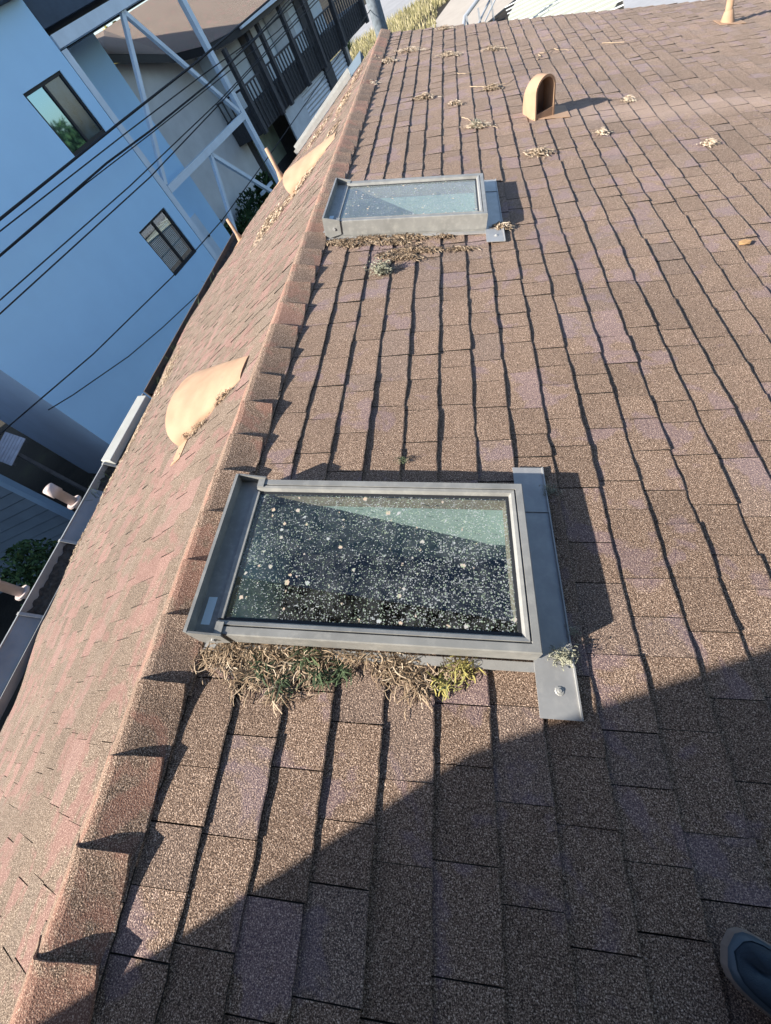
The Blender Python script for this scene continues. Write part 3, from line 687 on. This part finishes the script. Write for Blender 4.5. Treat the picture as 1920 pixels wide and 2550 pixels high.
def corr(u0, u1, z0, z1, D):
    c = MB(); k = int((z1-z0)/.02); c.smooth = True
    c.rings([[Fp(u, D+0.02*math.sin(2*math.pi*i*.02/.13), z0+(z1-z0)*i/k) for u in (u0, u1)] for i in range(k+1)], False, False)
    c.build('corrugated_panel', M['corrugated'], st)
corr(20.33, 22.75, ZGR, -2.58, 13.14); corr(23.5, 25.0, ZGR, -2.58, 13.14)
q = MB(); q.box(Fp, (22.78, 13.05, ZGR), (23.47, 13.25, -2.54)); q.build('pier', M['dark_wood'], st)
q = MB(); q.box(Fp, (25.2, 13.05, ZGR), (25.42, 13.2, -2.54)); q.build('deck_post', M['white_metal'], st)
q = MB(); q.box(Fp, (25.03, 13.06, ZGR), (25.19, 13.2, -2.54)); q.build('deck_post', M['dark_wood'], st)
q = MB(); q.tube([Fp(15.6,15.2,.85), Fp(15.6,15.2,1.25), Fp(15.75,15.2,1.35), Fp(15.9,15.2,1.28)], .03); q.build('roof_pipe', M['steel'], st)

# ------------------------------------------------------------------ slate shed, awning, far roofs, pole, rail
A_ = Vector((-9.0, 4.2, ZG))
def Sp(x, y, z): return A_ + Vector((x*0.97-y*0.225, y*0.97+x*0.225, z))
sd = thing('boarded_wall', A_, 'slate wall of wide horizontal boards with a blue corner trim, below the left gutter', 'wall')
q = MB(); q.box(Sp, (-7,.06,0), (-.1,.11,4.0)); q.build('lap_shade', M['black'], sd)  # black sheet stands in for the shade under the board laps
q = MB(); z = 0
while z < 4.0:
    q.hexa([Sp(-7,0,z), Sp(-.10,0,z), Sp(-.10,.055,z), Sp(-7,.055,z)], [Sp(-7,.022,z+.218), Sp(-.10,.022,z+.218), Sp(-.10,.055,z+.218), Sp(-7,.055,z+.218)]); z += .24
q.build('boards', M['siding'], sd)
q = MB(); q.box(Sp, (-.10,-.02,0), (.06,.12,4.1)); q.build('corner_trim', M['siding_trim'], sd)
aw = thing('awning', (-8.9, 5.2, ZG), 'small grey slatted awning in the dark gap behind the shed', 'awning')
q = MB()
P0, P1, P2 = Vector((-9.3,5.35,-1.55)), Vector((-8.62,5.10,-1.72)), Vector((-8.87,4.55,-1.86))
for k in range(7):
    a = P0+(P1-P0)*(k/7); b_ = P0+(P1-P0)*((k+.86)/7); d = P2-P1
    q.prism([a, b_, b_+d, a+d], (0,0,-.012))
q.build('slats', M['awning'], aw)
q = MB()
for f in (.1, .9): q.bar(P0+(P2-P1)*f-Vector((0,0,.04)), P1+(P2-P1)*f-Vector((0,0,.04)), .05, .04, (0,0,1))
q.build('batten', M['dark_wood'], aw)
q = MB(); q.bar(P1+(P2-P1)*.5-Vector((.1,0,.03)), Vector((P1.x-.1, P1.y-.25, ZG)), .07, .07, (1,0,0)); q.build('post', M['dark_wood'], aw)

pb = thing('shed', (3.2, 19, ZG), 'low shed with a pale cream boarded roof beyond the far rake', 'shed')
rp = [(2.27,21.0),(2.9,23.6),(6.2,20.6),(4.55,16.3),(3.6,14.2),(2.25,19.4)]
q = MB(); q.prism([(x, y, -2.66) for x, y in rp], (0,0,.06)); q.build('roof', M['pale_boards'], pb)
q = MB()
for k in range(13):
    o_ = Vector((2.3+.0*k, 20.9-.52*k, 0)); 
    a = Vector((2.29+0.20*max(0,k-4), 20.4-.55*k+2.2, -2.595)); b_ = a + Vector((3.2, -1.4, 0))
    q.bar(a, b_, .025, .012, (0,0,1))
q.build('seams', M['grey_panel'], pb)
q = MB(); q.prism([(2.30,19.5,ZG),(2.30,21.0,ZG),(2.30,21.0,-2.67),(2.30,19.5,-2.67)], (.12,0,0)); q.prism([(2.3,19.4,ZG),(3.7,14.3,ZG),(3.7,14.3,-2.67),(2.3,19.4,-2.67)], (.12,.04,0)); q.build('wall', M['dark_wood'], pb)
q = MB(); q.bar((2.22,20.3,-2.62),(2.22,20.3,ZG),.1,.1,(1,0,0)); q.build('post', M['white_metal'], pb)
pr = thing('shed', (6, 15, ZG), 'flat pale grey felt roof beside the cream boarded shed', 'shed')
q = MB(); q.prism([(4.62,16.3,-2.62),(6.3,20.4,-2.62),(9.5,18,-2.62),(8,11.5,-2.62),(4.2,13.6,-2.62)], (0,0,.08)); q.build('roof', M['pale_roof'], pr)
q = MB(); q.prism([(4.5,13.8,ZG),(7.8,12,ZG),(7.8,12,-2.63),(4.5,13.8,-2.63)], (.1,.15,0)); q.build('wall', M['upper'], pr)
hr = thing('handrail', (1.2, 18, ZG), 'galvanised stair handrails rising beyond the far rake', 'handrail')
def Rl(x, y, z): return Vector((x, y, z))
q = MB()
q.tube([Rl(.78,17.2,-2.0), Rl(1.0,18.0,-1.62), Rl(1.6,18.3,-1.42), Rl(2.1,18.6,-1.3)], .05); q.build('rail', M['rail_metal'], hr)
q = MB(); q.tube([Rl(1.12,17.6,-2.0), Rl(1.50,18.2,-1.78), Rl(2.0,18.7,-1.5)], .03); q.tube([Rl(1.25,17.6,-2.05), Rl(1.85,18.1,-1.66), Rl(2.3,18.4,-1.45)], .02); q.build('rail', M['rail_metal'], hr)
for x, y in ((1.38,18.0),(1.75,18.35),(1.05,17.9)):
    q = MB(); q.bar(Rl(x,y,ZG), Rl(x,y,-1.6), .05, .05, (1,0,0)); q.build('post', M['rail_metal'], hr)
po = thing('utility_pole', Fp(22.6, 10, ZGR), 'weathered blue grey utility pole beside the far end of the balcony', 'pole')
q = MB(); q.smooth = True; q.tube([Fp(22.6,10,ZGR), Fp(22.6,10,-1), Fp(22.6,10,4.0)], [.27,.25,.2], 16); q.build('mast', M['pole'], po)
q = MB(); q.bar(Fp(22.9,10,ZGR), Fp(22.9,10,-1.0), .12, .12, NF); q.build('conduit', M['rail_metal'], po)
# cables strung past the fronts
def cable(pts, r, D, label):
    k = []
    for i in range(len(pts)-1):
        (u0, z0), (u1, z1) = pts[i], pts[i+1]
        for j in range(8):
            f = j/8; k.append(Fp(u0+(u1-u0)*f, D, z0+(z1-z0)*f))
    k.append(Fp(pts[-1][0], D, pts[-1][1]))
    q = MB(); q.smooth = True; q.tube(k, r, 6)
    tag(q.build('overhead_cable', M['cable']), label, 'cable', 'overhead cables in front of the buildings')
cable([(-2,-.02),(5.05,-.08),(8.53,-.08),(11.97,-.10),(15.95,-.05),(22.6,.25)], .022, 10.0, 'thickest overhead cable, crossing just below the upper window')
cable([(-2,.02),(4.89,-.19),(8.61,-.25),(11.74,-.32),(14.61,-.42),(22.6,.0)], .011, 10.05, 'thin overhead cable close under the thickest one')
cable([(-2,-.35),(4.53,-.41),(7.72,-.40),(9.36,-.46),(11.81,-.50),(15.54,-.42),(22.6,-.1)], .018, 10.0, 'second thick overhead cable, below the upper window and its thin neighbour')
cable([(-2,-.40),(7.0,-.43),(9.34,-.50),(12.64,-.57),(15.82,-.62),(22.6,-.4)], .010, 10.05, 'thin overhead cable touching the second thick cable by the steel frame')
cable([(-2,-.72),(3.89,-.82),(7.84,-.88),(11.92,-.85),(14.0,-.78),(22.6,-.5)], .011, 10.0, 'upper of the two thin parallel cables midway between the windows')
cable([(-2,-.85),(3.68,-.95),(8.49,-1.0),(11.89,-.90),(14.0,-.82),(22.6,-.6)], .012, 10.04, 'lower of the two thin parallel cables midway between the windows')
cable([(0.5,-2.0),(2.09,-2.13),(4.29,-2.37),(7.2,-2.54),(9.67,-2.56),(13.2,-2.39),(22.6,-1.8)], .012, 10.1, 'thin drop cable running along the lower edge of the blind-filled window')
cable([(2.9,-2.56),(3.5,-2.72),(5.09,-3.06),(6.35,-3.23),(9,-3.5)], .011, 10.7, 'thin cable anchored at the left corner of the blue-shaded building')
# the neighbour block that keeps the yard in shade
nb = thing('building', (-25, -10, ZG), 'tall plain block standing outside the frame on the left', 'building')
q = MB(); q.box(lambda x, y, z: Vector((x, y, z)), (-30,-20,ZG), (-20,8.3,10.4)); q.build('wall', M['upper'], nb)
q = MB(); q.box(lambda x, y, z: Vector((x, y, z)), (-30.3,-20.3,10.4), (-19.8,8.5,10.7)); q.build('roof', M['navy'], nb)

# ------------------------------------------------------------------ plants
def leaf_cloud(mb, c, rad, n, size, rnd, flat=0.8):
    for _ in range(n):
        while True:
            p = Vector((rnd.uniform(-1,1), rnd.uniform(-1,1), rnd.uniform(-1,1)))
            if p.length < 1 and p.length > 0.35 and noise.noise(p*2.3+Vector(c)) > -0.22: break
        p = Vector((p.x*rad[0], p.y*rad[1], p.z*rad[2])) + Vector(c)
        a = Vector((rnd.gauss(0,1), rnd.gauss(0,1), rnd.gauss(0,.6))).normalized(); b_ = a.orthogonal().normalized(); b_.rotate(Matrix.Rotation(rnd.uniform(0,6.28), 3, a))
        w = size*rnd.uniform(.6,1.3); mb.tone = min(1, max(0, rnd.gauss(.5,.25)))
        mb.f.append([mb.pt(p-b_*w), mb.pt(p+a*w*.45), mb.pt(p+b_*w), mb.pt(p-a*w*.45)])
def bush(name, base, blobs, n, size, mat, label, cat='bush', group=None, trunk=None):
    rnd = random.Random(hash(label) % 1000); o = thing(name, base, label, cat, group)
    m = MB()
    for c, r in blobs: leaf_cloud(m, Vector(base)+Vector(c), r, n, size, rnd)
    m.build('crown', M[mat], o)
    t = MB()
    for c, r in blobs: 
        e = Vector(base)+Vector(c); t.tube([Vector(base), Vector(base)*.4+e*.6+Vector((.05,.05,0)), e], [trunk or .06, .04, .015], 7)
    t.build('trunk', M['bark'], o)
random.seed(3)
bush('bush', Fp(12.4,13.2,ZGR), [((0,0,1.3),(.8,.8,.95)), ((.8,.4,1.2),(.8,.7,.8)), ((-.5,-.5,.8),(.6,.6,.8))], 1500, .09, 'leaves', 'dark green bush at the foot of the grey stucco wall')
bush('bush', Fp(14.6,13.4,ZGR), [((0,0,1.2),(.9,.8,1.0)), ((.7,.5,1.5),(.6,.6,.8))], 1500, .09, 'leaves', 'dark bush rising behind the thin pipes and the right steel post')
bush('bush', Vector((-8.1,2.5,ZG)), [((0,0,1.0),(.7,.7,1.0)), ((-.5,.3,1.5),(.6,.6,.6)), ((.4,-.3,.6),(.5,.5,.6))], 1700, .06, 'leaves', 'dark green shrub in front of the slate shed')
bush('bush', Vector((-7.4,1.2,ZG)), [((0,0,.8),(.7,.7,.8)), ((.1,.6,1.0),(.5,.6,.7))], 1500, .06, 'leaves', 'dark shrub below the gutter by the mauve pipe')
bush('tree', Fp(21.5,24,ZGR), [((0,0,6.4),(1.9,1.6,1.3)), ((-2,.3,6.2),(1.6,1.4,1.2)), ((2,0,6.6),(1.6,1.4,1.2))], 900, .16, 'leaves_gold', 'yellow leaved tree peeping over the stucco house roof', 'tree', None, .15)
bush('tree', Vector((17,19.2,ZG)), [((0,0,4.2),(2.2,2.2,1.6)), ((1.5,1,5.6),(1.6,1.6,1.4)), ((-1.2,.6,5.2),(1.5,1.5,1.2))], 800, .2, 'leaves', 'round green tree mirrored in the upper window', 'tree', None, .2)
bush('tree', Vector((19,24,ZG)), [((0,0,4.6),(2.4,2.4,1.8)), ((1,1,6.4),(1.6,1.6,1.4))], 900, .22, 'leaves', 'taller green tree mirrored in the upper window', 'tree', None, .22)
gr = MB(); rnd = random.Random(5)
for _ in range(15000):
    x, y = rnd.uniform(-15, .4), rnd.uniform(37, 57.5)
    if -3 < x and y < 49.5 and y < 48+x*.3: 
        if rnd.random() < .75 or x > -1: continue
    if y > 57.2-.08*(x+60)*.0-.1*(x+15): continue
    b_ = Vector((x, y, ZG)); hgt = rnd.uniform(.15,.55); gr.tone = min(1, max(0, rnd.gauss(.5,.28)))
    w_ = Vector((rnd.uniform(-1,1), rnd.uniform(-.3,.3), 0)).normalized()*rnd.uniform(.02,.05); tp = b_+Vector((rnd.gauss(0,.12), rnd.gauss(0,.12), hgt))
    gr.f.append([gr.pt(b_-w_), gr.pt(b_+w_), gr.pt(tp)])
tag(gr.build('grass', M['lawn']), 'dry golden grass along the street beyond the roof', 'grass', kind='stuff')
yu = thing('yucca', (-8.2, 47.5, ZG), 'spiky yucca at the corner of the balcony, in the golden grass', 'yucca')
q = MB()
for k in range(60):
    a = rnd.uniform(0, 6.28); e = rnd.uniform(.1, 1.2); d = Vector((math.cos(a)*math.cos(e), math.sin(a)*math.cos(e), math.sin(e))); c = Vector((-8.2,47.5,ZG+.7)); q.tone = rnd.random()
    sd_ = d.cross(Vector((0,0,1))).normalized()*.06; q.f.append([q.pt(c-sd_), q.pt(c+sd_), q.pt(c+d*1.5)])
q.build('leaves', M['leaves'], yu)
q = MB(); q.tube([(-8.2,47.5,ZG),(-8.2,47.5,ZG+.7)], .12, 8); q.build('stem', M['bark'], yu)

# ------------------------------------------------------------------ litter on the roof
def litter(P, spots, n, label, name='leaf_litter', length=(.02,.06), width=.0022, hmax=.02, mat='straw', tone=(.55,.25), seed=1, kind='stuff', cat='leaf litter', upright=0.0):
    rnd = random.Random(seed); m = MB()
    tot = sum(a*b_ for _, _, a, b_ in spots)
    for s, y, a, b_ in spots:
        for _ in range(int(n*a*b_/tot)):
            ss, yy = s+rnd.gauss(0, a*.5), y+rnd.gauss(0, b_*.5)
            hh = hmax*rnd.random()**1.5*math.exp(-((ss-s)/a)**2-((yy-y)/b_)**2) + .011
            L = rnd.uniform(*length); ang = rnd.uniform(0, 6.28); bend = rnd.gauss(0, .9); up = abs(rnd.gauss(0, .25)) + upright*rnd.random()
            m.tone = min(1, max(0, rnd.gauss(*tone))); w_ = width*rnd.uniform(.6,1.5)
            prev = None; c = Vector((ss, yy, hh)); 
            for j in range(4):
                f = j/3; an = ang+bend*f
                d = Vector((math.cos(an), math.sin(an), 0)); c2 = c + d*(L/3)*(1 if j else 0) + Vector((0,0,up*L/3*(1-1.6*f)*(1 if j else 0)))
                if j: c = c2
                nrm = Vector((-d.y, d.x, .35)).normalized()*w_*(1-.5*abs(f-.4))
                i0, i1 = m.pt(P(c.x-nrm.x, c.y-nrm.y, max(.009,c.z-nrm.z))), m.pt(P(c.x+nrm.x, c.y+nrm.y, max(.009,c.z+nrm.z)))
                if prev: m.f.append([prev[0], prev[1], i1, i0])
                prev = (i0, i1)
    o = m.build(name, M[mat]); return tag(o, label, cat, None, kind)
litter(Rp, [(.22,.235,.10,.05),(.34,.215,.09,.07),(.46,.225,.08,.055),(.28,.17,.05,.03),(.40,.135,.03,.03),(.73,.225,.07,.05),(.79,.19,.04,.04),(.90,.235,.05,.03),(.60,.25,.08,.015)], 2500, 'dry tan grass stalks matted below the near side of the nearer skylight', length=(.015,.05), width=.0012, hmax=.014, tone=(.45,.26), seed=2)
litter(Rp, [(.33,.20,.035,.03),(.46,.23,.05,.035),(.50,.19,.03,.025),(.57,.20,.025,.025),(.40,.16,.025,.02)], 420, 'green grass tufts growing among the dry stalks below the nearer skylight', 'weeds', (.015,.045), .0016, .018, 'weed', (.25,.2), 3, cat='weeds', upright=.5)
litter(Rp, [(.91,.235,.045,.025),(.86,.19,.03,.02)], 150, 'yellowing weed tuft below the lower end of the nearer skylight', 'weeds', (.015,.045), .0015, .018, 'weed', (.9,.1), 4, cat='weeds', upright=.8)
litter(Rp, [(.20,2.735,.10,.03),(.40,2.755,.14,.03),(.62,2.755,.14,.03),(.85,2.755,.08,.02),(.30,2.70,.1,.03),(.55,2.70,.12,.03),(.70,2.60,.16,.035),(.62,2.52,.11,.03),(.96,2.60,.08,.02),(.50,2.55,.05,.03)], 3400, 'long strip of dry brown leaf litter below the farther skylight', length=(.012,.038), width=.0022, hmax=.012, tone=(.36,.22), seed=5)
litter(Rp, [(1.20,2.83,.06,.035)], 300, 'little heap of dry litter on the foot flashing of the farther skylight', length=(.015,.045), width=.0026, hmax=.03, tone=(.5,.22), seed=6)
far = [((1.13,4.59,.10,.03),'whitish lichen twig heap between the farther skylight and the hooded vent',.7),((1.56,3.96,.10,.05),'brown litter patch right of the farther skylight, below the hooded vent',.45),((1.32,5.62,.10,.04),'dark brown litter patch with a twig, left of the hooded vent',.45),((.86,8.44,.09,.05),'litter patch at the very top edge of the slope',.6),
 ((.42,7.45,.16,.05),'wide litter patch near the ridge close to the far rake',.6),((.20,7.05,.10,.07),'litter patch against the ridge caps by the white gutter length',.55),((.92,7.06,.13,.05),'pale litter patch in the upper middle of the slope',.6),((1.42,7.15,.12,.05),'thin litter patch right of the pale patch in the upper middle',.55),((.66,5.54,.10,.05),'brown litter patch midway up, above the farther skylight',.45),((.95,5.25,.06,.02),'small litter sprinkle right of the midway patch',.5),
 ((.08,6.2,.05,.06),'whitish litter tuft stuck on the ridge caps',.8),((2.07,4.27,.045,.025),'pale crumb of lichen right of the hooded vent shadow',.85),((2.42,4.98,.05,.03),'pale lichen crumb at the tip of the hooded vent shadow',.85),((2.72,3.9,.05,.02),'faint litter crumb in the middle of the right slope',.7),((.02,7.2,.06,.14),'brown crumbs strewn over the ridge beside the white gutter length',.45)]
for k, ((s, y, a, b_), lab, tn) in enumerate(far):
    litter(Rp, [(s, y, a, b_)], 420 if a > .06 else 170, lab, 'litter_patch', (.014,.05), .0024, .035, 'straw', (tn+.22, .2), 20+k)
litter(Lp, [(.75,5.12,.22,.12),(1.2,5.1,.3,.2),(1.55,5.4,.2,.4),(.45,5.75,.15,.2)], 1500, 'brown litter caught on the left slope around the farther half-cone vent', length=(.02,.05), width=.004, hmax=.03, tone=(.55,.25), seed=50)
litter(Lp, [(.45,6.9,.15,.5),(.35,7.6,.1,.3),(1.1,7.4,.3,.3)], 900, 'litter on the left slope beside the white gutter length', length=(.02,.05), width=.004, hmax=.03, tone=(.55,.25), seed=51)
litter(Lp, [(3.35,4.1,.25,.5),(3.5,3.2,.14,.5),(3.6,2.4,.09,.4),(3.62,1.7,.07,.3)], 2600, 'granules and brown litter washed down along the left eave', length=(.01,.035), width=.003, hmax=.015, tone=(.6,.25), seed=52)
litter(Lp, [(.70,1.58,.11,.02),(.45,1.66,.09,.02),(.86,1.60,.04,.02)], 420, 'brown debris packed against the near side of the large left vent', length=(.01,.03), width=.002, hmax=.035, tone=(.35,.22), seed=53)
def twig(pts, r, label, P=Rp, name='twig', mat='straw'):
    m = MB(); m.tone = .62; k = []
    for i in range(len(pts)-1):
        for j in range(4):
            f = j/4; p = [pts[i][q]+(pts[i+1][q]-pts[i][q])*f for q in range(3)]
            k.append(P(p[0]+.05*noise.noise(Vector((i*3+j*.9, r*900, 1))), p[1]+.05*noise.noise(Vector((i*3+j*.9, 4, r*900))), p[2]))
    k.append(P(*pts[-1])); m.tube(k, [r*(1-.6*i/len(k)) for i in range(len(k))], 6)
    tag(m.build(name, M[mat]), label, 'twig', 'pale twigs lying on the roof')
twig([(1.02,4.86,.012),(1.06,4.75,.02),(1.12,4.63,.016),(1.30,4.52,.012)], .0035, 'forked pale twig beside the whitish lichen heap')
twig([(1.12,5.75,.014),(1.24,5.66,.02),(1.45,5.72,.014),(1.55,5.85,.012)], .0035, 'pale twig in the dark brown litter left of the hooded vent')
twig([(.98,6.3,.012),(1.1,6.2,.018),(1.32,6.26,.012)], .003, 'short pale twig high in the middle of the slope')
twig([(1.86,6.55,.012),(1.9,6.75,.02),(2.05,6.85,.02),(2.2,6.78,.014),(2.36,6.85,.012)], .004, 'crooked pale twig above and right of the hooded vent')
twig([(2.6,6.95,.012),(2.8,6.85,.02),(3.05,7.0,.014),(3.16,7.12,.012)], .0035, 'dark crooked twig near the top right edge of the slope')
# lichen lumps
def lichen(s, y, r, label, n=220, mat='lichen', P=Rp, seed=0):
    rnd = random.Random(seed); m = MB()
    for _ in range(n*2):
        q = Vector((rnd.gauss(0,.55), rnd.gauss(0,.38), abs(rnd.gauss(0,.4))))*r
        if noise.noise(q*2.2/r + Vector((seed*3.1,0,0))) < -.12: continue
        a = rnd.uniform(0, 6.28); prev = None; cv = rnd.gauss(0, 1.6); w_ = r*.035*rnd.uniform(.6,1.6)
        for k in range(4):
            d = Vector((math.cos(a), math.sin(a), rnd.gauss(0,.5))); q = q + d*r*.11; a += cv*.5
            nn = Vector((-d.y, d.x, .6)).normalized()*w_
            i0, i1 = m.pt(P(s+q.x-nn.x, y+q.y-nn.y, max(.010,.012+q.z-nn.z))), m.pt(P(s+q.x+nn.x, y+q.y+nn.y, max(.010,.012+q.z+nn.z)))
            if prev: m.f.append([prev[0], prev[1], i1, i0])
            prev = (i0, i1)
    tag(m.build('lichen', M[mat]), label, 'lichen', 'tufts of lichen on the roof')
lichen(.50, 2.37, .055, 'pale green lichen ball with a dark shadow below the farther skylight', 420, seed=1)
lichen(1.195, .285, .032, 'shaggy pale lichen on the lower corner of the nearer skylight flashing', 300, seed=2)
lichen(1.235, .86, .028, 'grey lichen sprig on the shaded flashing beside the nearer skylight', 120, seed=3)
lichen(1.13, 4.58, .05, 'greenish lichen lump in the twig heap above the farther skylight', 200, seed=4)
lichen(.70, .99, .02, 'small dark moss lump above the upper edge of the nearer skylight', 120, 'lichen_dark', seed=5)
lichen(1.235, .36, .02, 'fine lichen scraps along the shaded flashing edge', 90, seed=6)
lf = MB(); lf.prism([Rp(2.46+a, 2.51+b_, .014+c) for a, b_, c in ((-.03,-.012,0),(-.01,-.03,.008),(.02,-.02,.004),(.035,.006,.010),(.012,.026,.006),(-.02,.016,.002))], (0,0,.002))
tag(lf.build('leaf', M['leaf_orange']), 'single curled orange leaf on the right part of the slope', 'leaf')

# ------------------------------------------------------------------ the viewer's shoe
heel_dir = (BASIS_R @ Vector((0.86, -0.51, 0))).normalized(); nrm = BASIS_R @ Vector((0,0,1)); sd_ = nrm.cross(heel_dir)
toe = Rp(1.428, -0.268, 0.010)
so = thing('shoe', toe + heel_dir*.14, 'dark blue canvas shoe toe with a brown sole in the lower right corner', 'shoe')
def wid(t): return [0, .028, .040, .046, .049, .050, .048, .043, .039, .037, .037, .035, .022][t]
def pos(t): return [0, .006, .018, .035, .06, .09, .12, .15, .18, .21, .24, .265, .285][t]
def ring(scale, h): 
    L_ = [toe + heel_dir*pos(t) + sd_*wid(t)*scale + nrm*h for t in range(13)]; R_ = [toe + heel_dir*pos(t) - sd_*wid(t)*scale + nrm*h for t in range(12, 0, -1)]
    c = toe + heel_dir*.14 + nrm*h
    return [c + (p-c)*(1 if scale >= 1 else (.9+.1*scale)) for p in L_+R_]
m = MB(); m.smooth = False; m.rings([ring(1.06, 0), ring(1.10, .006), ring(1.08, .026), ring(1.0, .030)]); m.build('sole', M['sole'], so, bevel=.002)
m = MB(); m.smooth = True
def uring(k):
    out = []
    base = ring(1.0, .028)
    for i, p in enumerate(base):
        t = (p - toe).dot(heel_dir); side = (p - toe).dot(sd_)
        H = .028 + min(.085, .030 + .30*max(0, t-.01)**.9) if t > .0 else .04
        z = .028 + (H-.028)*math.sin(k*math.pi/2)
        q = toe + heel_dir*(t + (.14-t)*(1-math.cos(k*math.pi/2))*.35) + sd_*side*math.cos(k*math.pi/2*.92) + nrm*z
        out.append(q)
    return out
m.rings([uring(k/7) for k in range(8)], True, False); m.poly(uring(1.0)); m.build('upper', M['shoe'], so)
m = MB(); m.smooth = True
cap = []
for k in range(5):
    r_ = uring(k/7*.62); cap.append([p + nrm*.0008 + (p-(toe+heel_dir*.14)).normalized()*.0022 for p in (r_[-6:] + r_[:7])])
m.rings(cap, False, False); m.build('toe_cap', M['shoe_cap'], so)
m = MB(); top = toe + heel_dir*.205 + nrm*.118
m.tube([top + heel_dir*.045*math.cos(k*.524) + sd_*.026*math.sin(k*.524) - nrm*.002*math.cos(k*.524) for k in range(13)], .006, 8); m.build('collar', M['trouser'], so)

# ------------------------------------------------------------------ light, sky, camera
w = bpy.data.worlds.new('World'); scene.world = w; w.use_nodes = True
nt = w.node_tree; bg = nt.nodes['Background']
sky = nt.nodes.new('ShaderNodeTexSky'); sky.sky_type = 'NISHITA'; sky.sun_disc = False
sd3 = Vector((-.198, -.13, .1755)).normalized()
sky.sun_elevation = math.asin(sd3.z); sky.sun_rotation = math.atan2(sd3.x, sd3.y)
sky.air_density = 1.0; sky.dust_density = 0.8; sky.ozone_density = 2.0
nt.links.new(sky.outputs[0], bg.inputs['Color']); bg.inputs['Strength'].default_value = 0.102
sun = bpy.data.lights.new('Sun', 'SUN'); sun.energy = 5.0; sun.angle = R(0.53); sun.color = (1.0, 0.93, 0.82)
so_ = bpy.data.objects.new('Sun', sun); col.objects.link(so_); so_.rotation_euler = sd3.to_track_quat('Z', 'Y').to_euler(); so_.location = (-10, -6, 10)
cam = bpy.data.cameras.new('Camera'); co = bpy.data.objects.new('Camera', cam); col.objects.link(co)
rows = [(0.9125818351697768, 0.07685979662760056, -0.40160548524690415), (-0.1510518333487515, -0.8493311995541077, -0.5057863749680458), (-0.3799707064498768, 0.5222347031016796, -0.7634744115645002)]
m3 = Matrix((rows[0], [-v for v in rows[1]], [-v for v in rows[2]])).transposed()
co.matrix_world = Matrix.Translation(CAM) @ m3.to_4x4()
cam.sensor_fit = 'VERTICAL'; cam.sensor_height = 36; cam.lens = 36*1002.84/2550; cam.clip_start = 0.02; cam.clip_end = 2000
scene.camera = co
scene.render.engine = 'CYCLES'
scene.view_settings.view_transform = 'Standard'; scene.view_settings.look = 'None'; scene.view_settings.exposure = 1.32; scene.view_settings.gamma = 1
